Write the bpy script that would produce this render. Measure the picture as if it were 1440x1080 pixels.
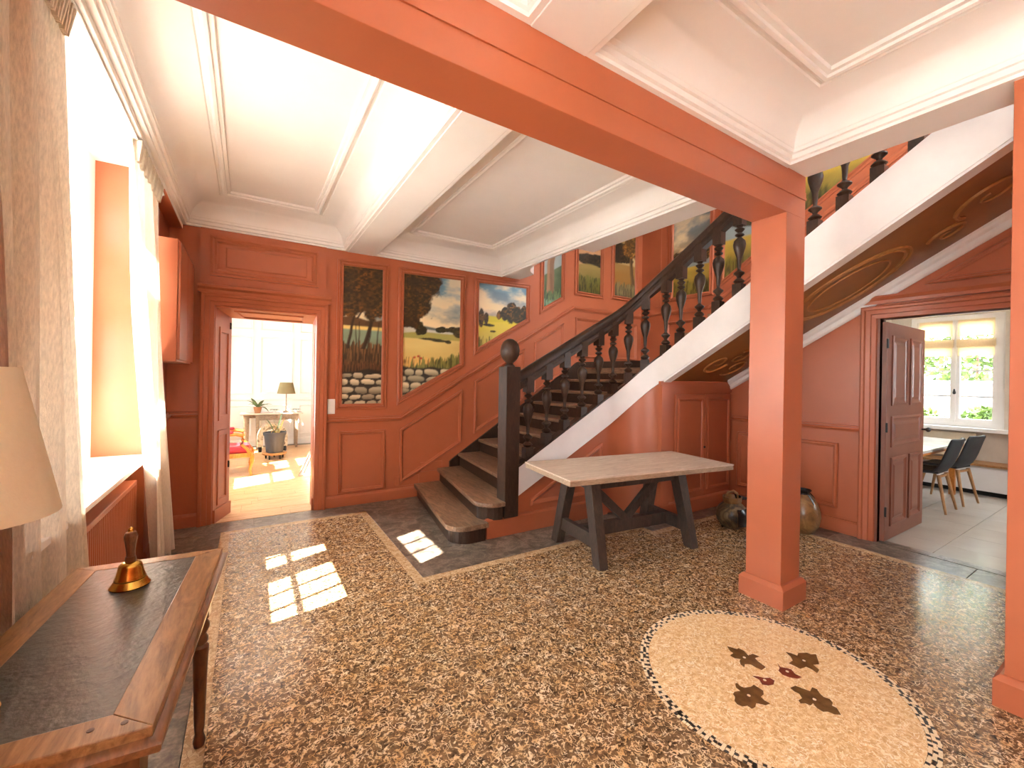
import bpy, bmesh, math, random
import numpy as np
from mathutils import Vector, Matrix
random.seed(7); rng = np.random.default_rng(7)
for o in list(bpy.data.objects): bpy.data.objects.remove(o)
SC = bpy.context.scene; COL = SC.collection
PI = math.pi

# ------------------------------------------------------------------ camera
FPX, YAW, ROLL, SY, EYE = 593.7, math.radians(31.99), math.radians(.967), -7.43, 1.5
fwd = Vector((math.sin(YAW), math.cos(YAW), 0)); r0 = Vector((math.cos(YAW), -math.sin(YAW), 0)); u0 = Vector((0, 0, 1))
RR = r0 * math.cos(ROLL) + u0 * math.sin(ROLL); UU = u0 * math.cos(ROLL) - r0 * math.sin(ROLL)
cd = bpy.data.cameras.new('camera'); cam = bpy.data.objects.new('camera', cd); COL.objects.link(cam)
cd.sensor_width = 36; cd.sensor_fit = 'HORIZONTAL'; cd.lens = FPX / 1440 * 36; cd.shift_y = SY / 1440; cd.clip_start = .05
M = Matrix.Identity(4)
for i in range(3): M[i][0] = RR[i]; M[i][1] = UU[i]; M[i][2] = -fwd[i]
M[2][3] = EYE; cam.matrix_world = M; SC.camera = cam

def at(u, v, ax, val):           # photo pixel -> point on the plane coordinate[ax] = val
    d = fwd * FPX + RR * (u - 720) + UU * (540 + SY - v); c = Vector((0, 0, EYE))
    return c + d * ((val - c[ax]) / d[ax])

# ------------------------------------------------------------------ world, sun, exposure
SKY, SUN = 17.0, 62.0
w = bpy.data.worlds.new('sky'); SC.world = w; w.use_nodes = True
bgn = w.node_tree.nodes['Background']; bgn.inputs[0].default_value = (.86, .94, 1, 1); bgn.inputs[1].default_value = SKY
ld = bpy.data.lights.new('sun', 'SUN'); ld.energy = SUN; ld.angle = .009; ld.color = (1, .93, .82)
sun = bpy.data.objects.new('sun', ld); COL.objects.link(sun)
sun.rotation_euler = Vector((1, .40, -1.15)).to_track_quat('-Z', 'Y').to_euler()
def portal(loc, d, sx, sy):      # window opening that guides the sampling of the sky
    l = bpy.data.lights.new('window_portal', 'AREA'); l.shape = 'RECTANGLE'; l.size = sx; l.size_y = sy; l.cycles.is_portal = True
    o = bpy.data.objects.new('window_portal', l); COL.objects.link(o); o.location = loc
    o.rotation_euler = Vector(d).to_track_quat('-Z', 'Z').to_euler()
vs = SC.view_settings; vs.view_transform = 'Standard'; vs.look = 'None'; vs.gamma = 1; vs.use_curve_mapping = False; vs.exposure = 0.74

# ------------------------------------------------------------------ mesh helpers
class MB:
    def __init__(s): s.v = []; s.f = []
    def add(s, vs, fs):
        n = len(s.v); s.v += [tuple(p) for p in vs]; s.f += [tuple(i + n for i in f) for f in fs]; return s
    def box(s, x0, x1, y0, y1, z0, z1):
        return s.add([(x0,y0,z0),(x1,y0,z0),(x1,y1,z0),(x0,y1,z0),(x0,y0,z1),(x1,y0,z1),(x1,y1,z1),(x0,y1,z1)],
                     [(0,3,2,1),(4,5,6,7),(0,1,5,4),(1,2,6,5),(2,3,7,6),(3,0,4,7)])
    def hexa(s, a, b):             # two quads of 4 points each
        return s.add(list(a) + list(b), [(0,3,2,1),(4,5,6,7),(0,1,5,4),(1,2,6,5),(2,3,7,6),(3,0,4,7)])
    def bar(s, p, q, wx, wy, up=(0,0,1)):
        p = Vector(p); q = Vector(q); d = (q - p).normalized(); a = d.cross(Vector(up))
        if a.length < 1e-4: a = Vector((1,0,0))
        a.normalize(); b = a.cross(d); a = a * wx / 2; b = b * wy / 2
        return s.hexa([p-a-b, p+a-b, p+a+b, p-a+b], [q-a-b, q+a-b, q+a+b, q-a+b])
    def prism(s, poly, h0, h1, fm=lambda a, b, h: (a, b, h)):
        n = len(poly); f0 = list(reversed(range(n))); f1 = list(range(n, 2 * n))
        return s.add([fm(a, b, h0) for a, b in poly] + [fm(a, b, h1) for a, b in poly],
                     [f0, f1] + [(i, (i+1) % n, n + (i+1) % n, n + i) for i in range(n)])
    def lathe(s, prof, c=(0,0,0), n=24, sx=1, sy=1):
        vs = []; fs = []; m = len(prof)
        for r, z in prof:
            for k in range(n):
                t = 2 * PI * k / n; vs.append((c[0] + sx * r * math.cos(t), c[1] + sy * r * math.sin(t), c[2] + z))
        for i in range(m - 1):
            for k in range(n): fs.append((i*n + k, i*n + (k+1) % n, (i+1)*n + (k+1) % n, (i+1)*n + k))
        fs.append(list(reversed(range(n)))); fs.append(list(range((m-1)*n, m*n)))
        return s.add(vs, fs)
    def tube(s, path, rad, n=8):
        P = [Vector(p) for p in path]; vs = []; fs = []; m = len(P)
        up = Vector((0, 0, 1)) if abs((P[-1]-P[0]).normalized().z) < .95 else Vector((1, 0, 0))
        for i, p in enumerate(P):
            d = (P[min(i+1, m-1)] - P[max(i-1, 0)]).normalized(); a = d.cross(up).normalized(); b = a.cross(d)
            r = rad[i] if isinstance(rad, (list, tuple)) else rad
            for k in range(n): t = 2*PI*k/n; vs.append(p + a * r * math.cos(t) + b * r * math.sin(t))
        for i in range(m-1):
            for k in range(n): fs.append((i*n+k, i*n+(k+1) % n, (i+1)*n+(k+1) % n, (i+1)*n+k))
        fs.append(list(reversed(range(n)))); fs.append(list(range((m-1)*n, m*n)))
        return s.add(vs, fs)
    def rings(s, rings, closed_ring=True, caps=True):
        n = len(rings[0]); vs = [p for r in rings for p in r]; fs = []
        for i in range(len(rings)-1):
            for k in range(n if closed_ring else n-1): fs.append((i*n+k, i*n+(k+1) % n, (i+1)*n+(k+1) % n, (i+1)*n+k))
        if caps and closed_ring: fs.append(list(reversed(range(n)))); fs.append(list(range((len(rings)-1)*n, len(rings)*n)))
        return s.add(vs, fs)
    def frame(s, poly, prof, fm, fill=None):    # profile (inset, height) mitred round a closed ccw polygon
        rs = [[fm(a, b, h) for a, b in inset(poly, o)] for o, h in prof]
        n = len(poly); vs = [p for r in rs for p in r]; fs = []
        for i in range(len(rs)-1):
            for k in range(n): fs.append((i*n+k, i*n+(k+1) % n, (i+1)*n+(k+1) % n, (i+1)*n+k))
        if fill: fs.append(list(range((len(rs)-1)*n, len(rs)*n)))
        return s.add(vs, fs)
    def rail(s, pts, prof, fm):                 # closed profile (offset across, height) along an open polyline
        m = len(pts); rings = []
        for i in range(m):
            e0 = nrm(pts[max(i-1, 0)], pts[max(i-1, 0)+1]); e1 = nrm(pts[min(i, m-2)], pts[min(i, m-2)+1])
            b = ((e0[0]+e1[0]), (e0[1]+e1[1])); l = (b[0]*e0[0] + b[1]*e0[1]); b = (b[0]/l, b[1]/l)
            rings.append([fm(pts[i][0] + b[0]*o, pts[i][1] + b[1]*o, h) for o, h in prof])
        return s.rings(rings)
def nrm(p, q):
    dx, dy = q[0]-p[0], q[1]-p[1]; l = math.hypot(dx, dy); return (-dy/l, dx/l)
def inset(poly, o):
    n = len(poly); out = []
    for i in range(n):
        a = nrm(poly[i-1], poly[i]); b = nrm(poly[i], poly[(i+1) % n]); c = (a[0]+b[0], a[1]+b[1]); l = c[0]*a[0]+c[1]*a[1]
        out.append((poly[i][0] + c[0]/l*o, poly[i][1] + c[1]/l*o))
    return out
def rect(a0, a1, b0, b1): return [(a0, b0), (a1, b0), (a1, b1), (a0, b1)]

def link(o, parent, local=False):
    COL.objects.link(o)
    if parent:
        o.parent = parent
        if not local and parent.type == 'EMPTY': o.matrix_parent_inverse = parent.matrix_basis.inverted()
    return o
def O(name, mb, mt, parent=None, smooth=False, bevel=0, kind=None, local=False, tri=False):
    me = bpy.data.meshes.new(name); me.from_pydata([tuple(p) for p in mb.v], [], [list(f) for f in mb.f])
    bm = bmesh.new(); bm.from_mesh(me); bmesh.ops.recalc_face_normals(bm, faces=bm.faces)
    if tri: bmesh.ops.triangulate(bm, faces=[f for f in bm.faces if len(f.verts) > 4])
    bm.to_mesh(me); bm.free()
    if smooth: me.shade_smooth(); me.set_sharp_from_angle(angle=math.radians(38))
    me.materials.append(mt); o = bpy.data.objects.new(name, me); link(o, parent, local)
    if bevel:
        b = o.modifiers.new('bevel', 'BEVEL'); b.width = bevel; b.segments = 2; b.limit_method = 'ANGLE'; b.angle_limit = math.radians(40)
    if kind: o['kind'] = kind
    return o
def S(name, mb, mt, parent=None, **k): return O(name, mb, mt, parent, kind=None if parent else 'structure', **k)
def tag(o, label, cat, group=None):
    o['label'] = label; o['category'] = cat
    if group: o['group'] = group
    return o
def E(name, loc=(0, 0, 0), rz=0, structure=False):
    o = bpy.data.objects.new(name, None); COL.objects.link(o); o.location = loc; o.rotation_euler = (0, 0, rz); o.empty_display_size = .1
    o.matrix_basis = Matrix.Translation(loc) @ Matrix.Rotation(rz, 4, 'Z')
    if structure: o['kind'] = 'structure'
    return o
def copy_tree(o, parent=None):
    c = o.copy(); COL.objects.link(c); c.parent = parent
    for ch in o.children: copy_tree(ch, c)
    return c

# ------------------------------------------------------------------ materials
def srgb(r, g, b): return tuple((c/12.92 if c <= .04045 else ((c+.055)/1.055)**2.4) for c in (r/255, g/255, b/255))
def nmat(name):
    m = bpy.data.materials.new(name); m.use_nodes = True; nt = m.node_tree; return m, nt, nt.nodes['Principled BSDF']
def noise(nt, scale, detail=4, vec=None, rough=.55, dist=0):
    n = nt.nodes.new('ShaderNodeTexNoise'); n.inputs['Scale'].default_value = scale; n.inputs['Detail'].default_value = detail
    n.inputs['Roughness'].default_value = rough; n.inputs['Distortion'].default_value = dist
    if vec is not None: nt.links.new(vec, n.inputs['Vector'])
    return n
def coord(nt, scale=(1, 1, 1), rot=(0, 0, 0)):
    t = nt.nodes.new('ShaderNodeTexCoord'); m = nt.nodes.new('ShaderNodeMapping')
    m.inputs['Scale'].default_value = scale; m.inputs['Rotation'].default_value = rot
    nt.links.new(t.outputs['Object'], m.inputs['Vector']); return m.outputs[0]
def ramp(nt, fac, stops):
    r = nt.nodes.new('ShaderNodeValToRGB'); e = r.color_ramp.elements
    while len(e) < len(stops): e.new(.5)
    for k, (p, c) in enumerate(stops): e[k].position = p; e[k].color = (*c, 1)
    nt.links.new(fac, r.inputs[0]); return r.outputs[0]
def bump(nt, b, h, strength, dist=.01):
    n = nt.nodes.new('ShaderNodeBump'); n.inputs['Strength'].default_value = strength; n.inputs['Distance'].default_value = dist
    nt.links.new(h, n.inputs['Height']); nt.links.new(n.outputs[0], b.inputs['Normal'])
def plain(name, c, rough=.5, metal=0, var=.08, scale=6, bmp=.05, bscale=60, spec=.5, stretch=(1, 1, 1), trans=0):
    m, nt, b = nmat(name); v = coord(nt, stretch)
    n = noise(nt, scale, 5, v)
    lo = tuple(x * (1 - var) for x in c); hi = tuple(min(1, x * (1 + var)) for x in c)
    nt.links.new(ramp(nt, n.outputs[0], [(.3, lo), (.7, hi)]), b.inputs['Base Color'])
    b.inputs['Roughness'].default_value = rough; b.inputs['Metallic'].default_value = metal; b.inputs['Specular IOR Level'].default_value = spec
    if bmp: bump(nt, b, noise(nt, bscale, 4, v).outputs[0], bmp)
    if trans:
        t = nt.nodes.new('ShaderNodeBsdfTranslucent'); t.inputs[0].default_value = (*c, 1); mx = nt.nodes.new('ShaderNodeMixShader'); mx.inputs[0].default_value = trans
        nt.links.new(b.outputs[0], mx.inputs[1]); nt.links.new(t.outputs[0], mx.inputs[2]); nt.links.new(mx.outputs[0], nt.nodes['Material Output'].inputs[0])
    return m
def wood(name, dark, light, rough=.4, stretch=(1, 8, 8), scale=5, bmp=.12, spec=.5):
    m, nt, b = nmat(name); v = coord(nt, stretch)
    n = noise(nt, scale, 8, v, .62, 1.2); n2 = noise(nt, scale * 5, 4, v)
    mx = nt.nodes.new('ShaderNodeMath'); mx.operation = 'MULTIPLY_ADD'; mx.inputs[1].default_value = .35
    nt.links.new(n2.outputs[0], mx.inputs[0]); nt.links.new(n.outputs[0], mx.inputs[2])
    nt.links.new(ramp(nt, mx.outputs[0], [(.42, dark), (.9, light)]), b.inputs['Base Color'])
    b.inputs['Roughness'].default_value = rough; b.inputs['Specular IOR Level'].default_value = spec; bump(nt, b, mx.outputs[0], bmp, .004)
    return m
TERRA = (.42, .114, .047)
m_terra = plain('terracotta paint', TERRA, .36, var=.05, scale=3, bmp=.03, bscale=40)
m_white = plain('white plaster', (.86, .83, .80), .6, var=.03, scale=2, bmp=.03, bscale=30)
m_whitep = plain('white paint', (.84, .81, .77), .4, var=.02, bmp=.02)
m_string = plain('whitewashed string', (.82, .78, .75), .5, var=.05, scale=4, bmp=.06, bscale=25)
m_dark = wood('dark stained oak', (.018, .009, .005), (.060, .031, .018), .36, (6, 6, 1.5), 5, .12, .35)
m_tread = wood('worn oak tread', (.070, .036, .018), (.34, .20, .115), .38, (5, 1, 5), 4)
m_soffit = plain('ochre brown soffit', (.26, .098, .020), .45, var=.15, scale=4)
m_orn = plain('painted ornament', (.36, .15, .04), .5, var=.2, scale=15)
m_tabletop = wood('bleached table top', (.46, .34, .24), (.72, .60, .48), .5, (1.5, 9, 9), 3, .05)
m_tabledge = wood('sawn table edge', (.22, .14, .085), (.50, .36, .24), .55, (3, 9, 20), 4)
m_tableleg = wood('grey brown oak', (.022, .015, .011), (.078, .050, .034), .55, (6, 6, 2), 5)
m_desk = wood('walnut desk', (.12, .046, .014), (.44, .235, .095), .28, (7, 1.2, 7), 4, .05)
m_deskd = wood('dark walnut', (.06, .020, .008), (.20, .075, .025), .3, (6, 6, 2), 4, .05)
m_leather = plain('worn leather', (.062, .061, .052), .30, var=.35, scale=9, bmp=.25, bscale=45, stretch=(1, 1, 1))
m_linen = plain('linen curtain', (.74, .63, .49), .9, var=.16, scale=55, bmp=.4, bscale=160, stretch=(3, 3, .6), trans=.07)
m_linen_backlit = plain('backlit linen curtain', (.78, .70, .59), .9, var=.08, scale=50, bmp=.25, bscale=160, stretch=(3, 3, .6), trans=.16)  # same linen, with the backlight painted in as a paler colour
m_brass = plain('brass', (.62, .36, .07), .25, 1, var=.25, scale=30, bmp=.05)
m_handle = wood('bell handle wood', (.09, .03, .012), (.26, .10, .04), .3, (12, 12, 2), 6)
m_shade = plain('cream lampshade', (.90, .82, .66), .8, var=.03, scale=80, bmp=.1, bscale=200, trans=.45)
m_darkmetal = plain('dark iron', (.03, .028, .026), .45, .6)
m_doorbrown = plain('red brown door paint', (.20, .062, .032), .4, var=.12, scale=5)
m_glassd = None
m_stone = None
def glass():
    m, nt, b = nmat('window glass'); t = nt.nodes.new('ShaderNodeBsdfTransparent'); g = nt.nodes.new('ShaderNodeBsdfGlossy'); g.inputs[1].default_value = .02
    mx = nt.nodes.new('ShaderNodeMixShader'); mx.inputs[0].default_value = .05
    nt.links.new(t.outputs[0], mx.inputs[1]); nt.links.new(g.outputs[0], mx.inputs[2]); nt.links.new(mx.outputs[0], nt.nodes['Material Output'].inputs[0]); return m
m_glass = glass()
def mosaic(name, stones, grout, scale=46, edge=.09, warp=.012, rough=.22):
    m, nt, b = nmat(name); v = coord(nt)
    n = noise(nt, 26, 2, v); s = nt.nodes.new('ShaderNodeVectorMath'); s.operation = 'SUBTRACT'; s.inputs[1].default_value = (.5, .5, .5)
    nt.links.new(n.outputs['Color'], s.inputs[0]); k = nt.nodes.new('ShaderNodeVectorMath'); k.operation = 'SCALE'; k.inputs['Scale'].default_value = warp * 4
    nt.links.new(s.outputs[0], k.inputs[0]); a = nt.nodes.new('ShaderNodeVectorMath'); nt.links.new(v, a.inputs[0]); nt.links.new(k.outputs[0], a.inputs[1])
    def vor(f):
        q = nt.nodes.new('ShaderNodeTexVoronoi'); q.voronoi_dimensions = '2D'; q.feature = f; q.inputs['Scale'].default_value = scale
        nt.links.new(a.outputs[0], q.inputs['Vector']); return q
    d = vor('DISTANCE_TO_EDGE'); c = vor('F1')
    sep = nt.nodes.new('ShaderNodeSeparateColor'); nt.links.new(c.outputs['Color'], sep.inputs[0])
    col = ramp(nt, sep.outputs[0], stones)
    msk = nt.nodes.new('ShaderNodeMapRange'); msk.inputs[1].default_value = edge * .5; msk.inputs[2].default_value = edge * 1.3
    nt.links.new(d.outputs['Distance'], msk.inputs[0])
    mix = nt.nodes.new('ShaderNodeMix'); mix.data_type = 'RGBA'; mix.inputs[6].default_value = (*grout, 1)
    nt.links.new(msk.outputs[0], mix.inputs[0]); nt.links.new(col, mix.inputs[7]); nt.links.new(mix.outputs[2], b.inputs['Base Color'])
    big = noise(nt, 2.2, 4, v); rr = nt.nodes.new('ShaderNodeMapRange'); rr.inputs[3].default_value = rough * .75; rr.inputs[4].default_value = rough * 1.4
    nt.links.new(big.outputs[0], rr.inputs[0]); nt.links.new(rr.outputs[0], b.inputs['Roughness'])
    bump(nt, b, msk.outputs[0], .10, .002); return m
def worms(name, lo, mid, hi, bg0, bg1, scale, rough):
    m, nt, b = nmat(name); v = coord(nt)
    n = noise(nt, scale, 1.2, v, .5, .9)
    def math_(op, a, c=None, val=None):
        q = nt.nodes.new('ShaderNodeMath'); q.operation = op; nt.links.new(a, q.inputs[0])
        if c is not None: nt.links.new(c, q.inputs[1])
        if val is not None: q.inputs[1].default_value = val
        return q.outputs[0]
    def rng_(x, a, c):
        q = nt.nodes.new('ShaderNodeMapRange'); q.inputs[1].default_value = a; q.inputs[2].default_value = c; nt.links.new(x, q.inputs[0]); return q.outputs[0]
    w1 = rng_(math_('ABSOLUTE', math_('SUBTRACT', n.outputs[0], val=.5)), .055, .018)
    n2 = noise(nt, scale*1.5, 1, v, .5, .5); w2 = rng_(math_('ABSOLUTE', math_('SUBTRACT', n2.outputs[0], val=.62)), .04, .01)
    brk = rng_(noise(nt, scale*1.1, 1, v).outputs[0], .36, .44); wm = math_('MULTIPLY', math_('MAXIMUM', w1, w2), brk)
    stone_c = ramp(nt, noise(nt, scale*.35, 3, v, .7).outputs[0], [(.35, lo), (.5, mid), (.65, hi)]); ground = ramp(nt, noise(nt, scale*.8, 3, v, .7).outputs[0], [(.35, bg0), (.65, bg1)])
    mix = nt.nodes.new('ShaderNodeMix'); mix.data_type = 'RGBA'; nt.links.new(wm, mix.inputs[0]); nt.links.new(ground, mix.inputs[6]); nt.links.new(stone_c, mix.inputs[7]); nt.links.new(mix.outputs[2], b.inputs['Base Color'])
    rr = nt.nodes.new('ShaderNodeMapRange'); rr.inputs[3].default_value = rough*.75; rr.inputs[4].default_value = rough*1.4; nt.links.new(noise(nt, 2.2, 4, v).outputs[0], rr.inputs[0]); nt.links.new(rr.outputs[0], b.inputs['Roughness']); bump(nt, b, wm, .08, .002); return m
m_mosaic = worms('pebble mosaic', srgb(206, 160, 104), srgb(226, 192, 146), srgb(240, 218, 182), srgb(60, 42, 27), srgb(142, 110, 76), 34, .18)
m_medal = worms('cream mosaic', srgb(238, 208, 160), srgb(246, 226, 190), srgb(250, 238, 214), srgb(206, 158, 98), srgb(236, 204, 152), 40, .3)
m_strip = mosaic('beige border', [(0, srgb(170, 136, 96)), (.5, srgb(198, 168, 128)), (1, srgb(214, 188, 150))], srgb(150, 118, 84), scale=60, edge=.05)
def stone():
    m, nt, b = nmat('grey brown stone'); v = coord(nt)
    n = noise(nt, 7, 8, v, .65, 1.5); n2 = noise(nt, 60, 3, v)
    mm = nt.nodes.new('ShaderNodeMath'); mm.operation = 'MULTIPLY_ADD'; mm.inputs[1].default_value = .4; nt.links.new(n2.outputs[0], mm.inputs[0]); nt.links.new(n.outputs[0], mm.inputs[2])
    nt.links.new(ramp(nt, mm.outputs[0], [(.45, srgb(52, 43, 36)), (.65, srgb(92, 80, 68)), (.85, srgb(142, 128, 112))]), b.inputs['Base Color'])
    b.inputs['Roughness'].default_value = .28; bump(nt, b, mm.outputs[0], .15, .004); return m
m_stone = stone()
m_black = plain('black tessera', srgb(30, 26, 22), .3); m_cream = plain('cream tessera', srgb(236, 214, 178), .3)
m_leafbrown = plain('brown marble inlay', srgb(104, 74, 40), .25, var=.35, scale=22); m_leafred = plain('red marble inlay', srgb(118, 52, 36), .25, var=.3, scale=22)
m_parquet = wood('oak parquet', srgb(176, 124, 74), srgb(226, 184, 132), .3, (1, 9, 1), 4, .05)
m_tile = plain('pale kitchen tile', srgb(186, 176, 164), .25, var=.06, scale=3)
m_grout = plain('grout', srgb(128, 120, 110), .8)

# ------------------------------------------------------------------ key dimensions (metres)
B, R, WL = 5.15, 5.11, -.66          # back wall, right partition, window wall
YB0, YB1, ZB = 1.427, 1.661, 2.645   # main beam
X0, X1, ZH = 3.03, 3.285, 2.94       # pillar / header line
J0, J1 = .95, 1.245                  # white joist
YF = -2.2                            # wall behind the camera
XW = 5.9                             # stairwell wall
YS = 3.45                            # face of the first stair string
fm_back = lambda a, b, h: (a, B - h, b)
fm_right = lambda a, b, h: (R - h, a, b)
fm_well = lambda a, b, h: (XW - h, a, b)
fm_str = lambda a, b, h: (a, YS - h, b)

# ------------------------------------------------------------------ ground, floor
S('courtyard_ground', MB().box(-40, 40, -40, 40, -.5, -.3), plain('pale gravel', (.66, .64, .61), .9, var=.15, scale=30))
fl = S('floor', MB().box(WL - .5, R + .1, YF, B + .3, -.3, -.008), m_grout)
FIELD = [(-.20, YF), (4.78, YF), (4.78, 2.82), (3.45, 2.82), (3.45, 3.02), (1.13, 3.02), (1.13, 4.83), (-.20, 4.83)]
def strip_in(poly, o): return inset(poly, o)
O('mosaic_field', MB().prism(inset(FIELD, .075), -.02, 0), m_mosaic, fl, tri=True)
mb = MB(); a, b_ = FIELD, inset(FIELD, .074); n = len(a)
for i in range(n): mb.prism([a[i], a[(i+1) % n], b_[(i+1) % n], b_[i]], -.02, .0)
O('border_strip', mb, m_strip, fl)
def slabs(x0, x1, y0, y1, along):
    L = (x1 - x0) if along == 'x' else (y1 - y0); n = max(1, round(L / .95)); q = [0]
    for i in range(1, n): q.append((i + random.uniform(-.12, .12)) / n)
    q.append(1)
    for i in range(n):
        a, c = q[i] * L + .002, q[i+1] * L - .002
        bx = (x0 + a, x0 + c, y0, y1) if along == 'x' else (x0, x1, y0 + a, y0 + c)
        O('stone_slab', MB().box(*bx, -.03, -.001), m_stone, fl, bevel=.002)
slabs(WL - .25, 1.13, 4.832, B, 'x'); slabs(WL - .25, -.202, YF, 4.83, 'y'); slabs(4.782, R, YF, 3.0, 'y')
slabs(1.134, 3.45, 3.022, 3.46, 'x'); slabs(1.134, 2.2, 3.464, B, 'y'); slabs(3.454, 4.778, 2.824, 3.05, 'x')
# medallion
MC, MR = (2.27, 1.12), .625
md = O('mosaic_medallion', MB().lathe([(MR - .045, -.01), (MR - .045, .001), (.3, .001), (.001, .001)], (*MC, 0), 72), m_medal, fl)
blk, crm = MB(), MB(); NT = 232
for row in range(3):
    for k in range(NT):
        t0, t1 = 2*PI*(k+.08)/NT, 2*PI*(k+.92)/NT; ra = MR - .045 + row*.015 + .001; rb = ra + .0135
        j = random.uniform(-.002, .002); dt = random.uniform(-.002, .002)
        q = [(MC[0] + (r+j)*math.cos(t+dt), MC[1] + (r+j)*math.sin(t+dt)) for r, t in ((ra, t0), (rb, t0), (rb, t1), (ra, t1))]
        dark = (k + 2*row) % 4 == 0 or ((k + row) % 2 == 0 and random.random() < .35)
        (blk if dark else crm).prism(q, -.01, .0015)
O('black_tesserae', blk, m_black, fl, kind='stuff'); O('cream_tesserae', crm, m_cream, fl, kind='stuff')
LV = [([(90,140),(130,150),(190,168),(205,158),(260,185),(305,232),(350,216),(415,243),(370,258),(400,290),(480,350),(440,378),(380,352),(330,322),(270,318),(266,352),(225,320),(218,285),(228,268),(170,260),(120,232),(155,208),(120,185)], 0),
      ([(685,198),(740,210),(800,235),(810,208),(900,205),(940,222),(990,220),(1005,265),(1022,318),(960,325),(1022,378),(1002,410),(950,372),(890,345),(830,366),(770,335),(715,312),(755,282),(735,245)], 0),
      ([(600,312),(630,350),(700,362),(740,375),(780,420),(845,452),(800,466),(720,452),(650,425),(610,385),(622,360)], 1), ([(345,440),(405,445),(470,462),(520,458),(570,488),(560,525),(510,535),(445,525),(415,475)], 1),
      ([(172,520),(190,510),(225,545),(265,560),(330,550),(360,530),(400,555),(455,590),(460,625),(430,650),(470,690),(525,718),(480,735),(420,720),(385,715),(375,755),(340,770),(295,740),(250,748),(190,725),(165,690),(170,650),(150,622),(165,600),(225,592),(180,555)], 0),
      ([(730,560),(780,540),(850,565),(930,595),(950,555),(1000,575),(1030,620),(1070,655),(1130,675),(1160,712),(1150,740),(1200,765),(1242,832),(1180,828),(1110,800),(1060,800),(995,760),(960,715),(935,738),(880,715),(835,718),(812,688),(850,665),(820,620),(770,595)], 0)]
for pts, k in LV:
    P = [at(1010 + x/7.2, 890 + y/7.2, 2, 0) for x, y in pts]
    lf = O('leaf_inlay', MB().prism([(p.x, p.y) for p in P], -.005, .0025), m_leafred if k else m_leafbrown, fl, tri=True)
    c = sum(P, Vector()) / len(P); O('inlay_dot', MB().lathe([(.008, 0), (.008, .0032)], (c.x, c.y, 0), 8), m_cream, lf)

# ------------------------------------------------------------------ walls
# back wall with the splayed doorway
DX0, DX1, DZ = -.285, .632, 2.165
mb = MB(); TOP = 5.6
mb.prism([(-1.2, 0), (DX0, 0), (DX0, DZ), (DX1, DZ), (DX1, 0), (6.1, 0), (6.1, TOP), (-1.2, TOP)], 0, -.3, fm_back)
wb = S('wall_back', mb, m_terra, tri=True)
# splayed lining of the doorway
LI = (-.16, .668, 2.105, B + .34)
dl = E('door_1', (0.2, B, 0), structure=True)
for sgn, xa, xb in ((0, DX0, LI[0]), (1, DX1, LI[1])):
    q = 1 if sgn else -1
    O('side_lining', MB().hexa([(xa, B-.005, 0), (xb, LI[3], 0), (xb, LI[3], LI[2]), (xa, B-.005, DZ)],
                               [(xa+.03*q, B-.005, 0), (xb+.03*q, LI[3], 0), (xb+.03*q, LI[3], LI[2]), (xa+.03*q, B-.005, DZ)]), m_terra, dl)
    def fml(a, b, h, xa=xa, xb=xb, q=q): return (xa + (xb-xa)*a - h*q, B + (LI[3]-B)*a, b)
    for z0, z1 in ((.16, .92), (1.02, 1.98)):
        O('lining_panel', MB().frame(rect(.22, .78, z0, z1), [(0, 0), (0, .012), (.05, .012), (.06, .004), (.06, 0)], fml), m_terra, dl)
    O('plinth_block', MB().hexa([fml(0, 0, 0), fml(1, 0, 0), fml(1, .13, 0), fml(0, .13, 0)], [fml(0, 0, .018), fml(1, 0, .018), fml(1, .13, .018), fml(0, .13, .018)]), m_terra, dl)
O('head_lining', MB().hexa([(DX0, B-.005, DZ), (DX1, B-.005, DZ), (LI[1], LI[3], LI[2]), (LI[0], LI[3], LI[2])], [(DX0, B-.005, DZ+.03), (DX1, B-.005, DZ+.03), (LI[1], LI[3], LI[2]+.03), (LI[0], LI[3], LI[2]+.03)]), m_terra, dl)
def fmh(a, b, h): xl = DX0+(LI[0]-DX0)*b; xr = DX1+(LI[1]-DX1)*b; return (xl+(xr-xl)*a, B+(LI[3]-B)*b, DZ+(LI[2]-DZ)*b-h)
O('head_panel', MB().frame(rect(.14, .86, .2, .8), [(0, 0), (0, .010), (.02, .012), (.03, 0)], fmh), m_terra, dl)
# casing
CAS = [(0, 0), (0, .045), (.012, .052), (.03, .05), (.038, .036), (.075, .034), (.08, .024), (.115, .02), (.122, 0)]
def casing(mb, x0, x1, zt, fm, prof=CAS):    # u-shaped architrave, profile runs from the outer edge inwards
    rings = []
    for (a, b), (dx, dz) in (((x0, 0), (1, 0)), ((x0, zt), (1, -1)), ((x1, zt), (-1, -1)), ((x1, 0), (-1, 0))):
        rings.append([fm(a + dx*o, b + dz*o, h) for o, h in prof])
    mb.rings(rings)
mb = MB(); casing(mb, -.41, .752, 2.30, fm_back); O('casing', mb, m_terra, dl)
O('door_cornice', MB().rail([(-.43, 2.33), (.775, 2.33)], [(-.03, 0), (-.03, .045), (0, .05), (.02, .08), (.045, .085), (.05, 0)], fm_back), m_terra, dl)
O('overdoor_panel', MB().prism(rect(-.412, .722, 2.385, 2.93), -.01, .035, fm_back), m_terra, dl)
O('overdoor_moulding', MB().frame(rect(-.335, .645, 2.47, 2.865), [(0, .03), (0, .055), (.02, .06), (.035, .045), (.055, .05), (.07, .036), (.075, .03)], fm_back), m_terra, dl)
O('overdoor_field', MB().frame(rect(-.21, .53, 2.56, 2.77), [(0, .034), (.012, .045)], fm_back, fill=True), m_terra, dl)
mb = MB()
for zz in (1.98, .5): mb.tube([(LI[0] - .01, LI[3] - .03, zz), (LI[0] - .01, LI[3] - .03, zz + .07)], .012, 8)
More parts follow.
